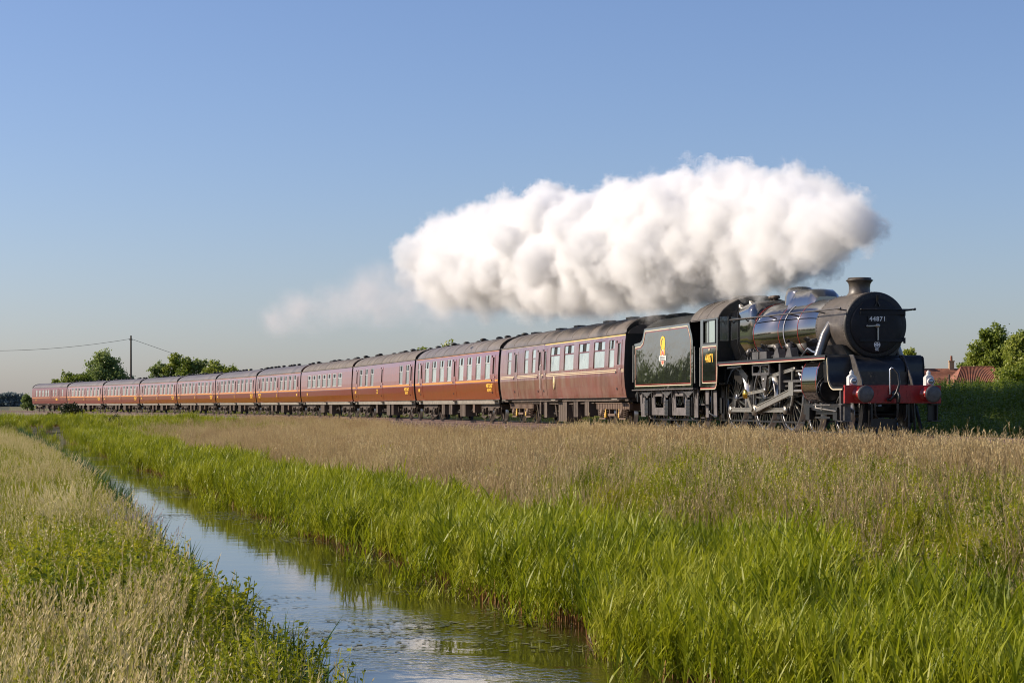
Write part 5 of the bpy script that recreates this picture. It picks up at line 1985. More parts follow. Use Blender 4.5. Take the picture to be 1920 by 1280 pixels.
def k_dry(n=20, R_=0.22, h0=0.45, h1=0.80):
    c = Clump()
    for _ in range(n):
        x, y = disc_pt(R_)
        h = RNG.uniform(h0, h1)
        az = RNG.uniform(0, 2 * PI)
        p = c.arc((x, y, -0.05), az, h, 0.0065, RNG.uniform(0, 0.2), RNG.uniform(0, 0.3), 0, 3, 0.6, 0.9)
        if RNG.uniform() < 0.75:
            t, b = p[-1], p[-2]
            for k in range(7):
                c.leaf(b + (t - b) * (0.40 + 0.10 * k), RNG.uniform(0, 2 * PI), RNG.uniform(0.7, 1.4), RNG.uniform(0.035, 0.07), 0.011, 1)
    for _ in range(5):
        x, y = disc_pt(R_)
        c.arc((x, y, -0.05), RNG.uniform(0, 2 * PI), RNG.uniform(0.3, 0.5), 0.010, 0.1, RNG.uniform(0.2, 0.9), 2, 3)
    return c


def k_straw(n=13, R_=0.2, h0=0.50, h1=0.85):
    c = Clump()
    for _ in range(n):
        x, y = disc_pt(R_)
        h = RNG.uniform(h0, h1)
        az = RNG.normal(0.3, 0.9)
        p = c.arc((x, y, -0.05), az, h, 0.005, RNG.uniform(0.02, 0.2), RNG.uniform(0.1, 0.5), 0, 4, 0.7, 0.9)
        t, b = p[-1], p[-2]
        for k in range(15):
            q = b + (t - b) * (0.15 + 0.06 * k)
            c.leaf(q, RNG.uniform(0, 2 * PI), RNG.uniform(0.9, 1.45), RNG.uniform(0.022, 0.042), 0.008, 1)
    for _ in range(14):
        x, y = disc_pt(R_)
        c.arc((x, y, -0.05), RNG.uniform(0, 2 * PI), RNG.uniform(0.25, 0.5), 0.009, 0.1, RNG.uniform(0.2, 1.1), 2, 3)
    return c


def k_meadow(n=42, R_=0.22, h0=0.22, h1=0.5):
    c = Clump()
    for _ in range(n):
        x, y = disc_pt(R_)
        c.arc((x, y, -0.04), RNG.uniform(0, 2 * PI), RNG.uniform(h0, h1), RNG.uniform(0.006, 0.012), RNG.uniform(0.02, 0.35), RNG.uniform(0.1, 1.2), 0, 3)
    for _ in range(2):
        x, y = disc_pt(R_)
        p = c.arc((x, y, -0.04), RNG.uniform(0, 2 * PI), RNG.uniform(0.4, 0.6), 0.004, 0.1, 0.2, 1, 3, 0.8, 0.9)
        for k in range(4):
            c.leaf(p[-2] + (p[-1] - p[-2]) * (0.3 + 0.2 * k), RNG.uniform(0, 2 * PI), 1.0, 0.04, 0.012, 2)
    return c


def k_herb(n=9, R_=0.2, h0=0.3, h1=0.62, L=0.06, W=0.022):
    c = Clump()
    for _ in range(n):
        x, y = disc_pt(R_)
        h = RNG.uniform(h0, h1)
        p = c.arc((x, y, -0.04), RNG.uniform(0, 2 * PI), h, 0.007, RNG.uniform(0, 0.2), RNG.uniform(0, 0.2), 1, 4, 0.5, 0.9)
        for k in range(24):
            t = 0.15 + 0.85 * k / 24
            f = t * 4
            i = min(int(f), 3)
            q = p[i] * (1 - (f - i)) + p[i + 1] * (f - i)
            c.leaf(q, RNG.uniform(0, 2 * PI), RNG.uniform(-0.1, 0.9), L * RNG.uniform(0.6, 1.3) * (1.2 - 0.5 * t), W * RNG.uniform(0.7, 1.3), 0)
    return c


def k_sedge(n=11, R_=0.13, h0=0.45, h1=0.85):
    c = Clump()
    for _ in range(n):
        x, y = disc_pt(R_)
        c.arc((x, y, -0.06), RNG.uniform(0, 2 * PI), RNG.uniform(h0, h1), RNG.uniform(0.018, 0.03), RNG.uniform(0.02, 0.3), RNG.uniform(0.0, 1.0), 0, 5, 0.05, 0.5)
    return c


def k_nettle(n=8, R_=0.28, h0=0.7, h1=1.2):
    c = Clump()
    for _ in range(n):
        x, y = disc_pt(R_)
        h = RNG.uniform(h0, h1)
        p = c.arc((x, y, -0.05), RNG.uniform(0, 2 * PI), h, 0.012, RNG.uniform(0, 0.15), 0.1, 0, 4, 0.6, 0.9)
        for k in range(26):
            t = 0.2 + 0.8 * k / 26
            f = t * 4
            i = min(int(f), 3)
            q = p[i] * (1 - (f - i)) + p[i + 1] * (f - i)
            c.leaf(q, RNG.uniform(0, 2 * PI), RNG.uniform(-0.5, 0.6), RNG.uniform(0.08, 0.15) * (1.25 - 0.6 * t), 0.06 * (1.3 - 0.7 * t), 1 if t > 0.66 else 0)
    return c


def kinds(name, fn, mats, n, **kw):
    c = bpy.data.collections.new(name + '_kinds')
    for i in range(n):
        c.objects.link(fn(**kw).make(name + '_clump', mats))
    return c


def scatter(name, coll, P, label, scale=(0.8, 1.2), tilt=0.12, zs=None, patch=0.0):
    """GN instancing of random plants from coll on the points P (N,3)"""
    n = len(P)
    me = bpy.data.meshes.new(name)
    me.vertices.add(n)
    me.vertices.foreach_set('co', np.asarray(P, dtype=np.float32).ravel())
    rot = np.stack([RNG.normal(0, tilt, n), RNG.normal(0, tilt, n), RNG.uniform(0, 2 * PI, n)], -1).astype(np.float32)
    a = me.attributes.new('rot', 'FLOAT_VECTOR', 'POINT')
    a.data.foreach_set('vector', rot.ravel())
    s = RNG.uniform(*scale, n).astype(np.float32)
    sc = np.stack([s, s, s * RNG.uniform(0.85, 1.15, n)], -1).astype(np.float32)
    if patch:
        sc *= (1 + patch * noise2(P[:, 0], P[:, 1] * 0.6, 1.5, 6) + patch * 0.6 * noise2(P[:, 0], P[:, 1], 4.1, 2))[:, None].astype(np.float32)
    a = me.attributes.new('scl', 'FLOAT_VECTOR', 'POINT')
    a.data.foreach_set('vector', sc.ravel())
    a = me.attributes.new('idx', 'INT', 'POINT')
    a.data.foreach_set('value', RNG.integers(0, 999, n).astype(np.int32))
    o = bpy.data.objects.new(name, me)
    COL.objects.link(o)
    ng = bpy.data.node_groups.new(name + '_scatter', 'GeometryNodeTree')
    ng.interface.new_socket('Geometry', in_out='INPUT', socket_type='NodeSocketGeometry')
    ng.interface.new_socket('Geometry', in_out='OUTPUT', socket_type='NodeSocketGeometry')
    N, L = ng.nodes.new, ng.links.new
    gi, go = N('NodeGroupInput'), N('NodeGroupOutput')
    ip = N('GeometryNodeInstanceOnPoints')
    ci = N('GeometryNodeCollectionInfo')
    ci.inputs['Collection'].default_value = coll
    ci.inputs['Separate Children'].default_value = True
    ci.inputs['Reset Children'].default_value = True
    ip.inputs['Pick Instance'].default_value = True
    at = {}
    for k, t in (('rot', 'FLOAT_VECTOR'), ('scl', 'FLOAT_VECTOR'), ('idx', 'INT')):
        q = N('GeometryNodeInputNamedAttribute')
        q.data_type = t
        q.inputs['Name'].default_value = k
        at[k] = q.outputs['Attribute']
    er = N('FunctionNodeEulerToRotation')
    L(at['rot'], er.inputs[0])
    L(gi.outputs[0], ip.inputs['Points'])
    L(ci.outputs[0], ip.inputs['Instance'])
    L(at['idx'], ip.inputs['Instance Index'])
    L(er.outputs[0], ip.inputs['Rotation'])
    L(at['scl'], ip.inputs['Scale'])
    L(ip.outputs[0], go.inputs[0])
    md = o.modifiers.new('scatter', 'NODES')
    md.node_group = ng
    tag(o, label, kind='stuff')
    return o


KR = kinds('reed', k_reed, [M['reed_leaf'], M['reed_stem']], 6)
KD = kinds('dry_grass', k_dry, [M['dry_stem'], M['dry_head'], M['meadow']], 5)
KS = kinds('seed_grass', k_straw, [M['straw'], M['straw_head'], M['meadow']], 5)
KM = kinds('meadow_grass', k_meadow, [M['meadow'], M['straw'], M['straw_head']], 5)
KH = kinds('herb', k_herb, [M['herb'], M['meadow']], 5)
KE = kinds('sedge', k_sedge, [M['sedge']], 4)
KN_ = kinds('nettle', k_nettle, [M['nettle'], M['nettle_lit_top']], 4)
KP = kinds('purple_grass', k_straw, [M['straw'], M['purple'], M['meadow']], 2)


def vis(X, Y, m=0.0, top=1.5):
    """inside the picture's wedge (with a margin)"""
    return (np.abs(X) < 0.2575 * Y + 1.2 + m) & (Y > 4)


def pts(n, y0, y1, x0, x1, power=1.0):
    """uniform random points in the strip, x relative to the ditch line"""
    t = RNG.uniform(0, 1, n)
    Y = y0 + (y1 - y0) * t ** power
    U = RNG.uniform(x0, x1, n)
    X = U + 6.61 - 0.27 * Y
    return X, Y, U


def place(X, Y, keep, dz=0.0):
    X, Y = X[keep], Y[keep]
    return np.stack([X, Y, ground_z(X, Y) + dz], -1)


def noise2(X, Y, s, seed=0):
    return (np.sin(X * s + seed) * np.cos(Y * s * 0.8 + seed * 2) + np.sin((X + Y) * s * 0.53 + 1.7 + seed) + 0.6 * np.sin((X * 1.9 - Y * 1.3) * s + seed * 3)) / 2.6


# reed bed along the right edge of the water
P = []
for (y0, y1, n, w) in ((11, 30, 1700, 3.3), (30, 60, 1900, 2.9), (60, 100, 1900, 2.7), (100, 145, 1800, 3.2)):
    X, Y, U = pts(n, y0, y1, -0.25, w + 0.8)
    e = ucoord(X, Y)
    wl = w + 0.7 * noise2(X, Y, 0.5, 3)
    P.append(place(X, Y, (e > 0.10 + 0.30 * noise2(X, Y, 1.1, 4) + 0.30 * noise2(X, Y, 0.33, 14)) & (e < wl) & vis(X, Y, 0.5)))
X, Y, U = pts(900, 138, 175, -5, 12)
P.append(place(X, Y, vis(X, Y, 1)))
# loose outliers in the shallows
X, Y, U = pts(160, 12, 120, -0.9, 0.0)
P.append(place(X, Y, vis(X, Y, 0.5) & (noise2(X, Y, 1.3, 1) > 0.15)))
P = np.concatenate(P)
scatter('reeds', KR, P, 'bright green reeds with brown stems along the right edge of the ditch', (0.82, 1.10), 0.11, patch=0.15, zs=1 + 0.28 * sstep(26, 42, P[:, 1]))

# herbs and grass between the reeds and the railway
def midland(n, y0, y1, fn, seed, umin=2.6, umax=30, back=2.6):
    X, Y, U = pts(n, y0, y1, umin, umax)
    l = lateral(X, Y)
    ok = (l < -2.9 - back * sstep(47, 55, Y) * sstep(110, 85, Y)) & vis(X, Y, 0.6)
    X, Y, U, l = X[ok], Y[ok], U[ok], l[ok]
    k = fn(X, Y, U, l)
    return place(X, Y, RNG.uniform(0, 1, len(X)) < k)


def brown(X, Y, U, l):
    r = X / Y
    k = sstep(0.085, -0.04, r + 0.07 * noise2(X, Y, 0.25, 2)) * sstep(115, 95, Y + 8 * noise2(X, Y, 0.15, 4)) * sstep(2.9, 4.0, U + 0.5 * noise2(X, Y, 0.5, 7))
    return np.clip(k * 0.92 + 0.07 + 0.22 * sstep(0.1, 0.5, noise2(X, Y * 0.6, 0.9, 8)), 0, 1)


def topstrip(X, Y, U, l):
    return np.clip(sstep(-6.0, -3.8, l) * 0.75, 0, 1)


P = np.concatenate([midland(n, a, b, lambda X, Y, U, l: np.clip(np.maximum(brown(X, Y, U, l), topstrip(X, Y, U, l)), 0, 1), 1) for a, b, n in ((14, 40, 7000), (40, 80, 15000), (80, 150, 17000))])
scatter('dry_grass', KD, P, 'tall brown dead grass with seed heads between the reeds and the railway', (0.75, 1.15), 0.16, patch=0.12)
P = np.concatenate([midland(n, a, b, lambda X, Y, U, l: np.clip(1 - 0.74 * brown(X, Y, U, l), 0, 1) * 0.85, 2, 2.2, 30, 0.5) for a, b, n in ((12, 40, 8000), (40, 90, 9000), (90, 260, 17000))])
scatter('meadow_grass', KM, P, 'green meadow grass in front of the railway', (0.8, 1.4), 0.15)
P = np.concatenate([midland(n, a, b, lambda X, Y, U, l: np.clip(1 - 1.0 * brown(X, Y, U, l), 0.06, 1) * (0.6 + 0.4 * (noise2(X, Y, 0.6, 9) > -0.1)), 3, 2.4) for a, b, n in ((12, 40, 7500), (40, 90, 7500), (90, 240, 6000))])
scatter('herbs', KH, P, 'yellow-green leafy herbs on the bank at the right', (0.8, 1.3), 0.15)

# left bank
def leftbank(n, y0, y1, fn, umin=-9.0, umax=-3.9, power=1.0):
    X, Y, U = pts(n, y0, y1, umin, umax, power)
    e = ucoord(X, Y)
    ok = vis(X, Y, 0.2) & (e < -3.75)
    X, Y, e = X[ok], Y[ok], e[ok]
    return place(X, Y, RNG.uniform(0, 1, len(X)) < fn(X, Y, e))


strawp = lambda X, Y, e: np.clip(0.02 + 0.42 * sstep(0.15, 0.45, noise2(X, Y * 0.4, 1.1, 5)) * sstep(-3.9, -4.6, e), 0, 1)
P = np.concatenate([leftbank(n, a, b, strawp) for a, b, n in ((5, 14, 800), (14, 32, 1500), (32, 75, 2400), (75, 150, 2500))])
scatter('seed_grass', KS, P, 'pale straw-coloured grass in seed on the left bank', (0.66, 0.98), 0.18, patch=0.22)
P = np.concatenate([leftbank(n, a, b, lambda X, Y, e: np.clip(0.9 - 0.5 * sstep(-4.6, -4.0, e) * sstep(34, 18, Y), 0, 1)) for a, b, n in ((4.5, 14, 2300), (14, 32, 2300), (32, 75, 2600), (75, 170, 2600))])
scatter('bank_grass', KM, P, 'green grass covering the left bank of the ditch', (0.6, 1.1), 0.2, patch=0.25)
P = np.concatenate([leftbank(n, a, b, lambda X, Y, e: np.clip(0.35 + 0.8 * (noise2(X, Y * 0.6, 0.8, 11) > -0.05), 0, 1), -9, -3.8) for a, b, n in ((5, 14, 1500), (14, 32, 2000), (32, 80, 1800))])
scatter('bank_herbs', KH, P, 'yellow-green weeds among the grass of the left bank', (0.6, 1.05), 0.18, patch=0.25)
X, Y, U = pts(2300, 9, 140, -5.4, -2.2)
e = ucoord(X, Y)
P = place(X, Y, vis(X, Y) & (e < -3.35) & (e > -4.4) & ((noise2(X * 0.3, Y, 0.35, 3) > 0.0) | (Y > 50)))
scatter('sedge', KE, P, 'dark green sword-leaved sedge along the left edge of the water', (0.6, 1.0), 0.15, patch=0.1)
X, Y, U = pts(16, 25.5, 28, -4.6, -4.1)
scatter('purple_grass', KP, place(X, Y, vis(X, Y)), 'small patch of purplish flowering grass on the left bank', (0.7, 1.0), 0.12)

# far side of the line
def farside(n, s0, s1, l0, l1, dz=0.0):
    s = RNG.uniform(s1, s0, n)
    l = RNG.uniform(l0, l1, n)
    x0 = np.interp(-s, -TS, TP[:, 0])
    y0 = np.interp(-s, -TS, TP[:, 1])
    h = np.interp(-s, -TS, TH)
    X, Y = x0 + l * np.cos(h), y0 + l * np.sin(h)
    k = (X > -0.30 * Y - 2) & (X < 0.262 * Y + 2) & (Y > 5)
    return place(X, Y, k)


P = farside(1900, 32, -7, -4.9, -3.1)
scatter('trackside_grass', KD, P, 'pale feathery grass tops standing right in front of the locomotive wheels', (1.0, 1.3), 0.12)
P = np.concatenate([farside(6200, 25, -30, 3.4, 13)])
scatter('nettles', KN_, P, 'dark green nettles and weeds on the bank behind the locomotive', (0.78, 1.08), 0.1)
P = np.concatenate([farside(5000, 15, -75, 2.9, 7), farside(5000, -75, -330, 3.0, 16), farside(9000, -230, -400, 3.0, 40)])
scatter('verge_grass', KM, P, 'green grass on the far side of the railway', (0.9, 1.6), 0.12)

# ballast stones on the near shoulder
sc_ = bpy.data.collections.new('stone_kinds')
M['stone'] = leafmat('ballast_stone', [(0.12, 0.085, 0.07), (0.24, 0.17, 0.13), (0.40, 0.32, 0.26)], 0.0, rough=0.9, nscale=3.0, spec=0.2)
for i in range(4):
    c = Clump()
    bm_ = MB().ball((0, 0, 0), 0.036, 0, 6, (1, 0.8, 0.7))
    vv = np.array(bm_.v) + RNG.normal(0, 0.006, (len(bm_.v), 3))
    me = bpy.data.meshes.new('stone')
    me.from_pydata([tuple(v) for v in vv], [], bm_.f)
    me.materials.append(M['stone'])
    sc_.objects.link(bpy.data.objects.new('stone', me))
s = RNG.uniform(-95, 30, 34000)
l = np.where(RNG.uniform(0, 1, 34000) < 0.8, -RNG.uniform(1.0, 3.3, 34000), RNG.uniform(-1, 1.8, 34000))
x0 = np.interp(-s, -TS, TP[:, 0])
y0 = np.interp(-s, -TS, TP[:, 1])
h = np.interp(-s, -TS, TH)
z = np.interp(l, [-3.5, -3.1, -2.0, -1.75, 0], [-0.85, -0.72, -0.24, -0.19, -0.19])
scatter('ballast_stones', sc_, np.stack([x0 + l * np.cos(h), y0 + l * np.sin(h), z + 0.01], -1), 'loose brown ballast stones beside the near rail', (0.7, 1.5), 1.0)


# individual weeds that stand out against the water
def weed(name, X, Y, h, n, label, fn, mats, **kw):
    c = fn(n=n, R_=kw.get('R_', 0.06), h0=h * 0.75, h1=h, **{k: v for k, v in kw.items() if k not in ('R_', 'dz')})
    o = c.make(name, mats)
    COL.objects.link(o)
    o.location = (X, Y, kw.get('dz', 0) + float(ground_z(np.array([X]), np.array([Y]))[0]))
    tag(o, label, 'plant')
    return o


HB = [M['herb'], M['meadow']]


def at(px, Y):
    return (px - 960) / 3736.2 * Y


weed('willowherb', at(622, 10.2), 10.2, 1.0, 3, 'tall yellow-green weed at the bottom edge, just left of where open water begins', k_herb, HB, L=0.07, W=0.022)
weed('willowherb', at(690, 9.9), 9.9, 0.62, 4, 'short bushy weed standing between the tall weed and the single sword leaf at the bottom', k_herb, HB, L=0.06, W=0.02)
weed('willowherb', at(868, 10.6), 10.6, 0.62, 2, 'slender green weed standing alone against the rippled water at the bottom edge', k_herb, HB, L=0.09, W=0.02)
X, Y, U = pts(1500, 14.5, 21.5, -7, -4.2)
k = (np.abs(X - (-0.195 * Y)) < 0.75 + 0.25 * noise2(X, Y, 2.2, 3))
scatter('bushy_herbs', KH, place(X, Y, k & (RNG.uniform(0, 1, len(X)) < 0.6)), 'dense leafy green clump in the middle of the left bank', (0.95, 1.35), 0.18)
P = []
for cx, cyy, rr, nn in ((-2.85, 12.5, 0.45, 30), (-2.6, 14.0, 0.35, 16), (-6.2, 28.0, 0.8, 60), (-10.2, 42.0, 1.2, 70), (-1.9, 9.6, 0.35, 22), (-3.6, 20.5, 0.5, 34), (-11.5, 60.0, 1.6, 110), (-2.05, 8.3, 0.3, 16)):
    a_, q_ = RNG.uniform(0, 2 * PI, nn), rr * np.sqrt(RNG.uniform(0, 1, nn))
    fx, fy = cx + q_ * np.cos(a_), cyy + 1.6 * q_ * np.sin(a_)
    P.append(place(fx, fy, (ucoord(fx, fy) < -4.5) & (RNG.uniform(0, 1, nn) < 0.6)))
scatter('feathery_grass', KS, np.concatenate(P), 'taller pale feathery seed heads standing in tufts on the left bank', (0.95, 1.2), 0.22)
# leaning and fallen reeds at the foot of the bed, weed floating on the water
def k_fallen(n=5, R_=0.12):
    c = Clump()
    for _ in range(n):
        x, y = disc_pt(R_)
        c.arc((x, y, -0.03), RNG.uniform(0, 2 * PI), RNG.uniform(0.25, 0.6), RNG.uniform(0.012, 0.022), RNG.uniform(0.4, 1.2), RNG.uniform(0.2, 0.9), RNG.integers(0, 2), 4, 0.05, 0.4)
    return c


def k_float(n=16, R_=0.3):
    c = Clump()
    for _ in range(n):
        x, y = disc_pt(R_)
        a, L = RNG.uniform(0, 2 * PI), RNG.uniform(0.02, 0.09)
        w = L * RNG.uniform(0.3, 0.8)
        d, e = np.array([math.cos(a), math.sin(a), 0]) * L, np.array([-math.sin(a), math.cos(a), 0]) * w / 2
        p = np.array([x, y, RNG.uniform(0.003, 0.008)])
        o = len(c.V)
        c.V += [p - d / 2, p - e, p + d / 2, p + e]
        c.F.append((o, o + 1, o + 2, o + 3))
        c.M.append(0)
    return c


KF = kinds('fallen_reed', k_fallen, [M['straw'], M['reed_leaf']], 4)
KW = kinds('water_weed', k_float, [leafmat('water_weed', [(0.06, 0.07, 0.02), (0.13, 0.13, 0.04), (0.22, 0.20, 0.10)], 0.1, nscale=1.0)], 4)
X, Y, U = pts(420, 12, 130, -0.7, 0.25)
scatter('fallen_reeds', KF, place(X, Y, vis(X, Y, 0.5) & (noise2(X, Y, 0.9, 12) > -0.2), 0.06), 'bent and broken pale reed blades lying at the foot of the reed bed', (0.7, 1.2), 0.2)
X, Y, U = pts(2200, 14, 135, -3.4, 0.1)
k = vis(X, Y, 0.3) & (noise2(X * 0.7, Y, 0.8, 15) + 0.35 * (U > -0.8) > 0.30) & (Y > 21)
scatter('water_weed', KW, np.stack([X[k], Y[k], np.full(k.sum(), WZ)], -1), 'patches of olive weed and scum floating on the ditch', (0.7, 1.8), 0.0)


def k_long(n=4, R_=0.25):
    c = Clump()
    for _ in range(n):
        x, y = disc_pt(R_)
        az = RNG.choice([0.2, PI - 0.2]) + RNG.normal(0, 0.5)
        p = c.arc((x, y, -0.03), az, RNG.uniform(0.9, 1.35), 0.006, RNG.uniform(0.05, 0.5), RNG.uniform(0.1, 0.7), 0, 6, 0.6, 0.9)
        for k in range(8):
            c.leaf(p[-2] + (p[-1] - p[-2]) * (0.1 + 0.11 * k), RNG.uniform(0, 2 * PI), RNG.uniform(0.6, 1.3), 0.05, 0.010, 1)
    return c


KL = kinds('long_grass', k_long, [M['dry_stem'], M['dry_head']], 4)
X, Y, U = pts(5200, 12, 70, 2.5, 22)
l = lateral(X, Y)
scatter('long_stems', KL, place(X, Y, vis(X, Y, 0.5) & (l < -3.4) & (RNG.uniform(0, 1, len(X)) < 0.35 + 0.5 * (X > 0.1 * Y))), 'long thin leaning straw stems rising out of the rough grass', (0.6, 1.0), 0.1)

weed('flag_iris', at(697, 9.3), 9.3, 0.72, 2, 'single broad dark green sword leaf at the bottom edge of the water', k_sedge, [M['sedge']], R_=0.02)
weed('flag_iris', at(498, 13.5), 13.5, 0.8, 7, 'clump of broad sword leaves leaning over the water halfway down the left bank', k_sedge, [M['sedge']], R_=0.18)
weed('flag_iris', at(470, 17.5), 17.5, 0.85, 9, 'clump of dark sword leaves on the left bank where the water first narrows', k_sedge, [M['sedge']], R_=0.2)
weed('cow_parsley', at(1830, 38.0), 38.0, 1.0, 2, 'tall green weed rising above the grass at the right edge beyond the buffers', k_herb, HB, L=0.10, W=0.04)
# ------------------------------------------------------------------ trees, houses, pole behind the line
def tree_leaf(name, a, b, c):
    return leafmat(name, [a, b, c], 0.42, nscale=0.35)


M['tree_a'] = tree_leaf('tree_leaf_dark', (0.11, 0.155, 0.045), (0.20, 0.26, 0.07), (0.30, 0.35, 0.11))
M['tree_b'] = tree_leaf('tree_leaf_mid', (0.12, 0.165, 0.022), (0.23, 0.28, 0.04), (0.34, 0.37, 0.07))
M['tree_c'] = tree_leaf('tree_leaf_bright', (0.12, 0.165, 0.015), (0.24, 0.28, 0.025), (0.36, 0.37, 0.05))
M['tree_hazed'] = tree_leaf('tree_leaf_hazed', (0.17, 0.21, 0.21), (0.21, 0.26, 0.25), (0.26, 0.30, 0.28))  # blue-grey leaf colour stands in for the haze of distance
M['gorse'] = tree_leaf('gorse_leaf', (0.012, 0.025, 0.008), (0.03, 0.04, 0.012), (0.10, 0.06, 0.02))


def crown(blobs, n_leaf, ls, seed, m, name, parent=None, flat=0.9, droop=0.0):
    """leaf faces gathered in sprays over every blob (x,y,z,r)"""
    rg = np.random.default_rng(seed)
    V, F = [], []
    for (bx, by, bz, br) in blobs:
        ns = max(6, int(22 * (br / 1.0) ** 1.3))
        d = rg.normal(size=(ns, 3))
        d /= np.linalg.norm(d, axis=1)[:, None]
        rad = br * rg.uniform(0.55, 1.12, ns)
        cen = np.array([bx, by, bz]) + d * rad[:, None] * np.array([1, 1, flat])
        m_ = max(5, int(n_leaf))
        off = rg.normal(0, 1, (ns, m_, 3)) * (0.16 * br + 0.10) * np.array([1, 1, 0.75])
        C = (cen[:, None, :] + off).reshape(-1, 3)
        k = len(C)
        a = rg.normal(size=(k, 3))
        a /= np.linalg.norm(a, axis=1)[:, None]
        b = np.cross(a, rg.normal(size=(k, 3)))
        b /= np.linalg.norm(b, axis=1)[:, None]
        s = ls * rg.uniform(0.6, 1.4, k)[:, None]
        quad = np.stack([C - a * s * 0.7, C + b * s * 0.4, C + a * s * 0.7, C - b * s * 0.4], 1)
        o = sum(len(v) for v in V)
        V.append(quad.reshape(-1, 3))
        F.append(np.arange(k * 4).reshape(-1, 4) + o)
    me = npmesh(name, np.concatenate(V), np.concatenate(F), m)
    o = bpy.data.objects.new(name, me)
    COL.objects.link(o)
    if parent:
        o.parent = parent
    return o


def tree(name, px, Y, top, width, label, m, seed, base=-0.7, nb=16, ls=0.28, nl=26, shape='round', group=None, low=0.25, cat='tree'):
    rg = random.Random(seed)
    X = at(px, Y)
    r = empty(name, (X, Y, base))
    tag(r, label, cat, group)
    H = top - base
    blobs = []
    t = MB()
    th = 0.035 * H
    t.tube([(0, 0, -0.3), (rg.uniform(-.1, .1), 0, H * 0.3), (rg.uniform(-.3, .3), rg.uniform(-.2, .2), H * 0.6), (0, 0, H * 0.86)], [th, th * 0.8, th * 0.5, th * 0.12], 8)
    for k in range(nb):
        f = (k + 0.5) / nb
        z = H * (low + (0.93 - low) * f)
        if shape == 'round':
            w = width / 2 * math.sin(min(1, (1 - (z / H - low) / (1 - low)) * 1.25 + 0.08) * PI / 2) ** 0.8
        elif shape == 'tall':
            w = width / 2 * (1 - 0.55 * f)
        else:
            w = width / 2 * (1 - 0.35 * abs(f - 0.35))
        a = k * 2.399 + rg.uniform(-0.5, 0.5)
        q = w * rg.uniform(0.35, 0.82)
        br = max(0.35, w * rg.uniform(0.34, 0.52))
        zz = min(z, H - br * 0.8)
        x, y = q * math.cos(a), q * math.sin(a)
        blobs.append((x, y, zz, br))
        t.tube([(0, 0, zz * 0.55), (x * 0.5, y * 0.5, zz * 0.82), (x, y, zz)], [th * 0.4, th * 0.25, th * 0.08], 5)
    blobs.append((0, 0, H - 0.09 * width - 0.3, 0.17 * width))
    t.build('trunk', M['bark'], r)
    crown(blobs, nl, ls, seed, M[m] if isinstance(m, str) else m, 'crown', r)
    return r


tree('broadleaf_tree', 196, 330, 9.6, 8.6, 'big round dark tree behind the train, left of the wooden pole', 'tree_a', 11, nb=34, ls=0.26, nl=24, low=0.12)
tree('broadleaf_tree', 140, 322, 6.0, 6.5, 'low spreading bushy tree at the left foot of the big round tree', 'tree_b', 12, nb=14, shape='wide', low=0.2, nl=20)
tree('broadleaf_tree', 105, 325, 5.2, 2.8, 'small pale tree farthest left, just above the train roofs', 'tree_b', 13, nb=7, nl=16)
grp = 'row of small trees behind the middle of the train'
tree('small_tree', 300, 265, 6.5, 4.6, 'pointed small tree at the left end of the row, nearest the pole', 'tree_a', 14, nb=14, shape='tall', nl=30, group=grp, ls=0.22)
tree('small_tree', 328, 265, 7.5, 4.8, 'second small tree from the pole in the row behind the train', 'tree_b', 15, nb=16, shape='tall', nl=30, group=grp, ls=0.22)
tree('small_tree', 350, 262, 6.9, 4.6, 'tallest slim small tree of the row behind the train', 'tree_b', 16, nb=16, shape='tall', nl=30, group=grp, ls=0.22)
tree('small_tree', 372, 262, 7.0, 4.6, 'dark slim small tree in the middle of the row behind the train', 'tree_a', 17, nb=14, shape='tall', nl=30, group=grp, ls=0.22)
tree('small_tree', 405, 255, 6.3, 5.0, 'rounded bright small tree right of the dark slim one', 'tree_b', 18, nb=15, nl=30, group=grp, ls=0.22)
tree('small_tree', 432, 252, 5.7, 4.6, 'bright bushy small tree second from the right end of the row', 'tree_c', 19, nb=14, nl=30, group=grp, ls=0.22)
tree('small_tree', 456, 250, 5.3, 4.6, 'lowest small tree at the right end of the row, sinking behind the roofs', 'tree_c', 20, nb=14, nl=30, group=grp, ls=0.22)
tree('hedge_bush', 745, 200, 5.9, 2.2, 'small bush top showing above the roof of the third carriage', 'tree_b', 21, nb=7, nl=18, ls=0.2)
tree('hedge_bush', 795, 195, 6.5, 2.6, 'pale wispy bush left of the bright one above the carriage roof', 'tree_b', 22, nb=7, nl=14, ls=0.2)
tree('hedge_bush', 843, 195, 7.0, 3.6, 'bright green bush top above the roof of the carriage with eight pale windows', 'tree_c', 23, nb=10, nl=26, ls=0.2)
tree('broadleaf_tree', 1706, 300, 9.4, 5.0, 'tree top peeping out between the smokebox and the left chimney', 'tree_c', 24, nb=12, nl=24, low=0.3)
tree('broadleaf_tree', 1862, 265, 11.2, 8.2, 'large leafy tree directly behind the tiled barn roof', 'tree_b', 25, nb=34, nl=30, low=0.1, ls=0.27)
tree('broadleaf_tree', 1922, 255, 10.2, 7.5, 'big tree cut off by the right edge of the picture', 'tree_b', 26, nb=28, nl=30, low=0.1, ls=0.27)
tree('broadleaf_tree', 1806, 300, 7.4, 4.6, 'paler low tree behind the ridge to the right of the tall chimney', 'tree_b', 27, nb=12, nl=20, low=0.2)
tree('broadleaf_tree', 1783, 305, 5.9, 1.6, 'thin sprig of a tree just left of the tall chimney', 'tree_b', 127, nb=5, nl=10, low=0.3)
tree('garden_bush', 1906, 150, 3.6, 3.4, 'yellow-green bush at the right edge beside the end of the tiled roof', 'tree_c', 28, nb=14, nl=30, low=0.05, ls=0.16, shape='wide', cat='bush')
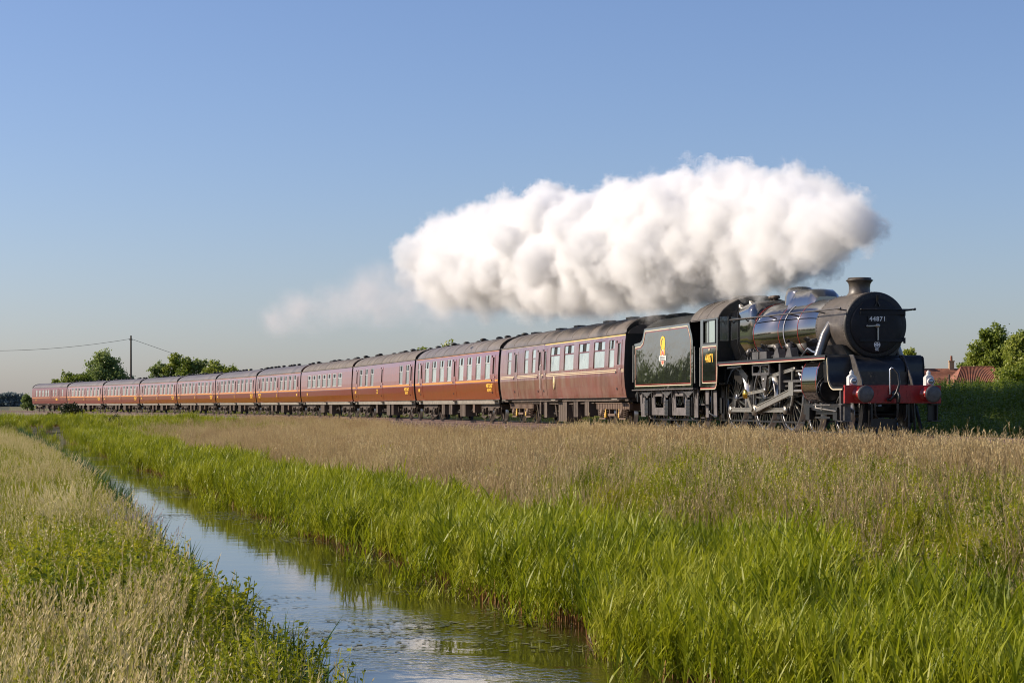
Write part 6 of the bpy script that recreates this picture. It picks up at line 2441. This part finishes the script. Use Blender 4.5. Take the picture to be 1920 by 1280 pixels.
tree('garden_bush', 1775, 110, 1.75, 1.6, 'small shrub in front of the farmhouse wall', 'tree_b', 29, nb=8, nl=24, low=0.05, ls=0.1, shape='wide', cat='bush')
tree('gorse_bush', 130, 185, 0.85, 2.3, 'dark gorse bush in front of the wheels near the tail of the train', 'gorse', 30, base=-1.0, nb=14, nl=30, low=0.05, ls=0.12, shape='wide', cat='bush')
tree('gorse_bush', 89, 185, 0.0, 1.0, 'small dark bush at the foot of the line left of the gorse bush', 'gorse', 31, base=-0.9, nb=6, nl=24, low=0.05, ls=0.12, shape='wide', cat='bush')
tree('gorse_bush', 214, 150, -0.1, 0.8, 'little dark bush on the grass right of the gorse bush', 'gorse', 32, base=-0.9, nb=5, nl=24, low=0.05, ls=0.1, shape='wide', cat='bush')
tree('hedge_bush', 51, 330, 2.6, 2.4, 'rounded green bush right behind the tail of the last carriage', 'tree_a', 33, base=0.2, nb=8, nl=26, low=0.05, ls=0.2, shape='wide', cat='bush')
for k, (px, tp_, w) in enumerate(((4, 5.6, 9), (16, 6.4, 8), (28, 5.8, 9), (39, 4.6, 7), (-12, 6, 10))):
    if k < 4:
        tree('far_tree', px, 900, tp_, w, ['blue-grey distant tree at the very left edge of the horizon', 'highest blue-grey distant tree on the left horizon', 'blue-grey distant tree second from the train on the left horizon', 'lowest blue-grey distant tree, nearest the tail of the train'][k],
             'tree_hazed', 40 + k, nb=9, nl=14, low=0.05, ls=0.9, shape='wide', group='distant trees on the left horizon')
# wood along the left of the fields, mirrored in the paintwork
blobs = []
rg = random.Random(99)
for k in range(64):
    a = R(-19 - k * 0.85)
    d = 230 + 40 * rg.random()
    if k < 6 and k % 3 == 1:
        continue
    tp_ = (8.2 if k < 7 else 6.0) + 0.16 * max(0, k - 4) + 1.3 * math.sin(k * 1.9)
    for q in range(3):
        blobs.append((d * math.sin(a) + rg.uniform(-4, 4), d * math.cos(a) + rg.uniform(-4, 4), rg.uniform(0.4, tp_ - 1.4), rg.uniform(1.4, 2.4)))
o = crown(blobs, 9, 1.1, 5, M['tree_a'], 'distant_wood')
tag(o, 'belt of trees beyond the fields to the left', kind='stuff')

# pole and wires
pole_y = 252.0
px0 = at(245.5, pole_y)
zt = 0.715 + (760.6 - 629) * pole_y / 3736.2
po = empty('telegraph_pole', (px0, pole_y, -0.7))
tag(po, 'tall thin wooden pole with a wire running off on each side, behind the train', 'pole')
MB().tube([(0, 0, 0), (0, 0, zt + 0.7)], [0.15, 0.10], 10).build('pole', M['bark'], po)
MB().box(-0.25, 0.25, -0.05, 0.05, zt + 0.7 - 0.55, zt + 0.7 - 0.45).build('crossarm', M['bark'], po)


def wire(a, b, sag, label):
    pts_ = []
    for k in range(25):
        t = k / 24
        p = Vector(a).lerp(Vector(b), t)
        p.z -= sag * 4 * t * (1 - t)
        pts_.append(p)
    o = MB().tube(pts_, 0.022, 4).build('overhead_wire', M['black'])
    tag(o, label, 'wire', 'wires of the pole')


za = 0.715 + (760.6 - 635) * pole_y / 3736.2
wire((px0, pole_y, za), (at(-170, pole_y), pole_y + 5, 0.715 + (760.6 - 652) * (pole_y + 5) / 3736.2), 0.85, 'thin sagging wire from the pole out of the left edge of the sky')
wire((px0, pole_y, za), (at(560, 250), 250, 0.715 + (760.6 - 745) * 250 / 3736.2), 0.0, 'thin wire dropping from the pole down to the right')

# farmhouse at the right
M['brickwall'] = mat('house_brick', (0.42, 0.27, 0.16), 0.9, var=0.3, vscale=4)
M['tile_red'] = mat('roof_tiles_red', (0.27, 0.105, 0.060), 0.85, var=0.35, vscale=1.5, dirt=(0.17, 0.08, 0.05), dscale=1.0)
M['pantile'] = mat('pantiles', (0.25, 0.092, 0.052), 0.8, var=0.3, vscale=1.2, dirt=(0.13, 0.07, 0.05), dscale=0.9)
HY = 262.0
sc1 = HY / 3736.2


def hz(py):
    return 0.715 + (760.6 - py) * sc1


HO = empty('farmhouse', (at(1770, HY), HY, -0.7))
tag(HO, 'low brick farmhouse with red tiled roof and two chimneys, partly hidden by the buffer', 'house')


def hx(px):
    return (px - 1770) * sc1


zr, ze = hz(690) + 0.7, hz(718) + 0.7
q = MB()
q.prism([(0.0, 0), (0.0, ze + 0.02), (2.6, zr - 0.06), (5.2, ze), (5.2, 0)], hx(1708), hx(1808), 0, 'x')
q.build('wall', M['brickwall'], HO)
q = MB()
for e in (0, 1):
    ya, za_, yb, zb_ = (-0.25, ze - 0.05, 2.6, zr) if e == 0 else (5.45, ze - 0.05, 2.6, zr)
    x0, x1 = hx(1704), hx(1812)
    nrow = 13
    for k in range(nrow):
        t0, t1 = k / nrow, (k + 1) / nrow
        q.add([(x0, ya + (yb - ya) * t0, za_ + (zb_ - za_) * t0 + 0.05), (x1, ya + (yb - ya) * t0, za_ + (zb_ - za_) * t0 + 0.05),
               (x1, ya + (yb - ya) * t1, za_ + (zb_ - za_) * t1), (x0, ya + (yb - ya) * t1, za_ + (zb_ - za_) * t1),
               (x0, ya + (yb - ya) * t0, za_ + (zb_ - za_) * t0), (x1, ya + (yb - ya) * t0, za_ + (zb_ - za_) * t0)], [(0, 1, 2, 3), (4, 5, 1, 0)])
q.build('roof', M['tile_red'], HO)
for px_, w_, tp_ in ((1733, 11, 678), (1792, 9, 676)):
    q = MB()
    x = hx(px_)
    w = w_ * sc1
    q.box(x - w / 2, x + w / 2, 2.3, 2.9, zr - 0.5, hz(tp_) + 0.7)
    q.box(x - w / 2 - 0.06, x + w / 2 + 0.06, 2.24, 2.96, hz(tp_) + 0.6, hz(tp_) + 0.75)
    c = q.build('chimney', M['brickwall'], HO)
    MB().tube([(x, 2.6, hz(tp_) + 0.7), (x, 2.6, hz(tp_ - (10 if px_ > 1780 else 3)) + 0.7)], [0.17, 0.14], 10).build('chimney_pot', M['tile_red'], c)
q = MB()
q.box(hx(1772), hx(1778), -0.03, 0.03, hz(728) + 0.7, hz(719.5) + 0.7)
w = q.build('window', M['white'], HO)
MB().box(hx(1773), hx(1777), -0.045, -0.03, hz(727) + 0.7, hz(720.5) + 0.7).build('pane', M['glass'], w)
MB().box(hx(1745), hx(1808), -0.32, -0.24, ze - 0.12, ze - 0.04).build('gutter', M['black'], HO)

BY = 255.0
sc2 = BY / 3736.2
BO = empty('barn', (at(1845, BY), BY, -0.7))
tag(BO, 'barn with a ridged orange-red pantile roof adjoining the farmhouse on its right', 'barn')
bx = lambda px: (px - 1845) * sc2
bz = lambda py: 0.715 + (760.6 - py) * sc2 + 0.7
zr, ze = bz(688), bz(717)
q = MB()
q.box(bx(1792), bx(1884), 0.0, 5.4, 0, ze - 0.05)
q.build('wall', M['brickwall'], BO)
q = MB()
x0, x1 = bx(1790), bx(1887)
r0, r1 = bx(1810), bx(1872)
n = 26
rows = []
for j in range(15):
    t = j / 14
    row = []
    for k in range(n * 4 + 1):
        f = k / (n * 4)
        x = (x0 + (x1 - x0) * f) * (1 - t) + (r0 + (r1 - r0) * f) * t
        row.append((x, -0.25 + 2.9 * t - 0.05 * (k % 4 in (1, 2)), ze + (zr - ze) * t + (0.10 if k % 4 in (1, 2) else 0.0) + (0.03 if j % 2 else 0)))
    rows.append(row)
q.loft(rows, 0, False, False)
back = [[(x, 5.55 - (y + 0.25), z) for x, y, z in row] for row in rows[::-1]]
q.loft(back, 0, False, False)
q.add([(x0, -0.25, ze), (x0, 5.55, ze), (r0, 2.65, zr)], [(0, 1, 2)])
q.add([(x1, -0.25, ze), (x1, 5.55, ze), (r1, 2.65, zr)], [(0, 2, 1)])
q.build('roof', M['pantile'], BO)
q = MB()
for k in range(16):
    a = r0 + (r1 - r0) * k / 16
    q.tube([(a, 2.65, zr + 0.05), (a + (r1 - r0) / 16 * 0.95, 2.65, zr + 0.05)], 0.12, 8)
q.build('ridge_tiles', M['pantile'], BO)
MB().tube([(at(1781, 120), 120, -0.5), (at(1779.5, 120), 120, 0.715 + (760.6 - 702) * 120 / 3736.2)], 0.05, 8).build('fence_post', M['bark'])
tag(bpy.data.objects['fence_post'], 'thin leaning post in front of the farmhouse', 'post')
# ------------------------------------------------------------------ steam
def volmat(name, dens, aniso, col=(1, 1, 1), kind='plume'):
    m = bpy.data.materials.new(name)
    m.use_nodes = True
    nt = m.node_tree
    nt.nodes.clear()
    L = nt.links.new
    out = nd(nt, 'ShaderNodeOutputMaterial')
    pv = nd(nt, 'ShaderNodeVolumePrincipled')
    pv.inputs['Color'].default_value = (*col, 1)
    pv.inputs['Anisotropy'].default_value = aniso
    pv.inputs['Density Attribute'].default_value = ''
    L(pv.outputs[0], out.inputs['Volume'])
    ge = nd(nt, 'ShaderNodeNewGeometry')
    n1 = nd(nt, 'ShaderNodeTexNoise')
    L(ge.outputs['Position'], n1.inputs['Vector'])
    if kind == 'plume':
        at_ = nd(nt, 'ShaderNodeAttribute')
        at_.attribute_name = 'density'
        n1.inputs['Scale'].default_value = 1.0
        n1.inputs['Detail'].default_value = 7
        n1.inputs['Roughness'].default_value = 0.74
        # erode the grid with noise
        a = nd(nt, 'ShaderNodeMath', operation='MULTIPLY_ADD')
        L(n1.outputs['Fac'], a.inputs[0])
        a.inputs[1].default_value = 3.3
        a.inputs[2].default_value = -1.88
        b = nd(nt, 'ShaderNodeMath', operation='ADD')
        L(a.outputs[0], b.inputs[0])
        L(at_.outputs['Fac'], b.inputs[1])
        mr = nd(nt, 'ShaderNodeMapRange')
        mr.interpolation_type = 'SMOOTHSTEP'
        mr.inputs['From Min'].default_value = 0.0
        mr.inputs['From Max'].default_value = 0.6
        mr.inputs['To Max'].default_value = dens
        L(b.outputs[0], mr.inputs['Value'])
        # thinner towards the old end of the plume and its underside
        sp = nd(nt, 'ShaderNodeSeparateXYZ')
        L(ge.outputs['Position'], sp.inputs[0])
        ty = nd(nt, 'ShaderNodeMapRange')
        ty.inputs['From Min'].default_value = 76
        ty.inputs['From Max'].default_value = 106
        ty.inputs['To Min'].default_value = 1
        ty.inputs['To Max'].default_value = 0.05
        L(sp.outputs['Y'], ty.inputs['Value'])
        mu = nd(nt, 'ShaderNodeMath', operation='MULTIPLY')
        L(mr.outputs[0], mu.inputs[0])
        zr_ = nd(nt, 'ShaderNodeMath', operation='MULTIPLY_ADD')
        L(sp.outputs['Y'], zr_.inputs[0])
        zr_.inputs[1].default_value = -0.0576
        L(sp.outputs['Z'], zr_.inputs[2])
        tz = nd(nt, 'ShaderNodeMapRange')
        tz.interpolation_type = 'SMOOTHSTEP'
        tz.inputs['From Min'].default_value = -0.6
        tz.inputs['From Max'].default_value = 1.3
        tz.inputs['To Min'].default_value = 0.16
        L(zr_.outputs[0], tz.inputs['Value'])
        tt = nd(nt, 'ShaderNodeMath', operation='MULTIPLY')
        L(tz.outputs[0], tt.inputs[0])
        L(ty.outputs[0], tt.inputs[1])
        L(tt.outputs[0], mu.inputs[1])
        gt = nd(nt, 'ShaderNodeMath', operation='GREATER_THAN')
        L(at_.outputs['Fac'], gt.inputs[0])
        gt.inputs[1].default_value = 0.004
        m2 = nd(nt, 'ShaderNodeMath', operation='MULTIPLY')
        L(mu.outputs[0], m2.inputs[0])
        L(gt.outputs[0], m2.inputs[1])
        L(m2.outputs[0], pv.inputs['Density'])
    else:
        at_ = nd(nt, 'ShaderNodeAttribute')
        at_.attribute_name = 'density'
        n1.inputs['Scale'].default_value = 0.42
        n1.inputs['Detail'].default_value = 5
        n1.inputs['Roughness'].default_value = 0.62
        n1.inputs['Distortion'].default_value = 0.5
        mr = nd(nt, 'ShaderNodeMapRange')
        mr.interpolation_type = 'SMOOTHSTEP'
        mr.inputs['From Min'].default_value = 0.40
        mr.inputs['From Max'].default_value = 0.72
        mr.inputs['To Max'].default_value = dens
        L(n1.outputs['Fac'], mr.inputs['Value'])
        mu = nd(nt, 'ShaderNodeMath', operation='MULTIPLY')
        L(mr.outputs[0], mu.inputs[0])
        L(at_.outputs['Fac'], mu.inputs[1])
        L(mu.outputs[0], pv.inputs['Density'])
    return m


def fog_object(name, balls, voxel, band, m, label, remesh):
    v, f = [], []
    mb = MB()
    for x, y, z, r in balls:
        mb.ball((x, y, z), r, 0, 14)
    o = mb.build(name, m)
    rm = o.modifiers.new('remesh', 'REMESH')
    rm.mode = 'VOXEL'
    rm.voxel_size = remesh
    ng = bpy.data.node_groups.new(name + '_fog', 'GeometryNodeTree')
    ng.interface.new_socket('Geometry', in_out='INPUT', socket_type='NodeSocketGeometry')
    ng.interface.new_socket('Geometry', in_out='OUTPUT', socket_type='NodeSocketGeometry')
    gi, go = ng.nodes.new('NodeGroupInput'), ng.nodes.new('NodeGroupOutput')
    mv = ng.nodes.new('GeometryNodeMeshToVolume')
    mv.inputs['Density'].default_value = 1.0
    mv.resolution_mode = 'VOXEL_SIZE'
    mv.inputs['Voxel Size'].default_value = voxel
    mv.inputs['Interior Band Width'].default_value = band
    sm_ = ng.nodes.new('GeometryNodeSetMaterial')
    sm_.inputs['Material'].default_value = m
    ng.links.new(gi.outputs[0], mv.inputs[0])
    ng.links.new(mv.outputs[0], sm_.inputs[0])
    ng.links.new(sm_.outputs[0], go.inputs[0])
    md = o.modifiers.new('fog', 'NODES')
    md.node_group = ng
    m.volume_intersection_method = getattr(m, 'volume_intersection_method', 'FAST') if False else 'FAST' if hasattr(m, 'volume_intersection_method') else None
    tag(o, label, kind='stuff')
    return o


rg = random.Random(31)
# axis of the plume as (picture x, top y, bottom y, distance)
AX = [(1605, 350, 490, 49), (1550, 322, 515, 50.5), (1490, 312, 546, 54.5), (1425, 298, 566, 58), (1355, 294, 590, 60), (1290, 300, 604, 62), (1230, 320, 612, 65), (1160, 335, 612, 68), (1100, 345, 615, 72), (1040, 340, 610, 77),
      (980, 352, 605, 82), (920, 368, 605, 88), (860, 385, 605, 95), (812, 402, 588, 101)]
balls = []
for i in range(len(AX) - 1):
    for k in range(7):
        t = k / 7
        a, b = AX[i], AX[i + 1]
        px_, tp_, bt_, Y = [a[j] * (1 - t) + b[j] * t for j in range(4)]
        s_ = Y / 3736.2
        zc = 0.715 + (760.6 - (tp_ + bt_) / 2) * s_
        rad = (bt_ - tp_) / 2 * s_
        X = (px_ - 960) * s_
        rad *= 1 + 0.10 * math.sin(i * 2.1 + k * 0.9)
        # core and cauliflower lumps
        balls.append((X + rg.uniform(-.3, .3), Y + rg.uniform(-.3, .3), zc + rg.uniform(-.15, .15), rad * 0.74))
        for q in range(7):
            an = rg.uniform(0, 2 * PI)
            rr = rad * rg.uniform(0.18, 0.42)
            d = rad - rr * rg.uniform(0.85, 1.15)
            balls.append((X + d * math.cos(an) * 0.85 + rg.uniform(-.6, .6), Y + rg.uniform(-.9, .9) - 0.3 * d * math.cos(an), zc + d * math.sin(an), rr))
        for q in range(5):
            an = rg.uniform(0, 2 * PI)
            el = rg.uniform(-1.2, 1.2)
            rr = rad * rg.uniform(0.10, 0.20)
            d = rad * 0.86
            balls.append((X - d * abs(math.cos(el)) * 0.7 * rg.uniform(0.3, 1), Y - d * abs(math.cos(el)) * 0.75, zc + d * math.sin(el), rr))
# the wisp on top and the steam lifting from the safety valves
for k in range(7):
    Y = 60.2
    balls.append((at(1285 + rg.uniform(-12, 16) , Y), Y, 0.715 + (760.6 - (325 - k * 6)) * Y / 3736.2, 0.34 - 0.03 * k))
for k in range(5):
    Y = 56.5
    balls.append((at(1442 - k * 5, Y), Y, 0.715 + (760.6 - (551 - k * 7)) * Y / 3736.2, 0.16 + 0.10 * k))
pm = volmat('steam', 3.4, 0.1, (0.955, 0.955, 0.960))
fog_object('steam_plume', balls, 0.10, 0.75, pm, 'billowing white steam plume trailing back above the train', 0.16)
balls = []
for i in range(90):
    t = i / 89
    px_ = 900 - 390 * t
    Y = 93 + 57 * t
    s_ = Y / 3736.2
    zc = 0.715 + (760.6 - (500 + 100 * t + rg.uniform(-44, 52) * (1.2 - t))) * s_
    r_ = (80 - 42 * t) * s_ * rg.uniform(0.5, 1.05)
    balls.append(((px_ - 960 + rg.uniform(-10, 10)) * s_, Y + rg.uniform(-2, 2), zc, r_))
for i in range(46):
    t = rg.random()
    Y = 60 + 50 * t
    s_ = Y / 3736.2
    balls.append(((1330 - 510 * t - 960) * s_, Y + 1.5, 0.715 + (760.6 - 572 - 10 * t + rg.uniform(-18, 12)) * s_, 46 * s_ * rg.uniform(0.6, 1.0)))
fog_object('thin_smoke', balls, 0.45, 1.6, volmat('thin_smoke', 0.5, 0.2, (0.93, 0.91, 0.92), 'thin'), 'thin greyish smoke drifting away behind the white plume', 0.5)
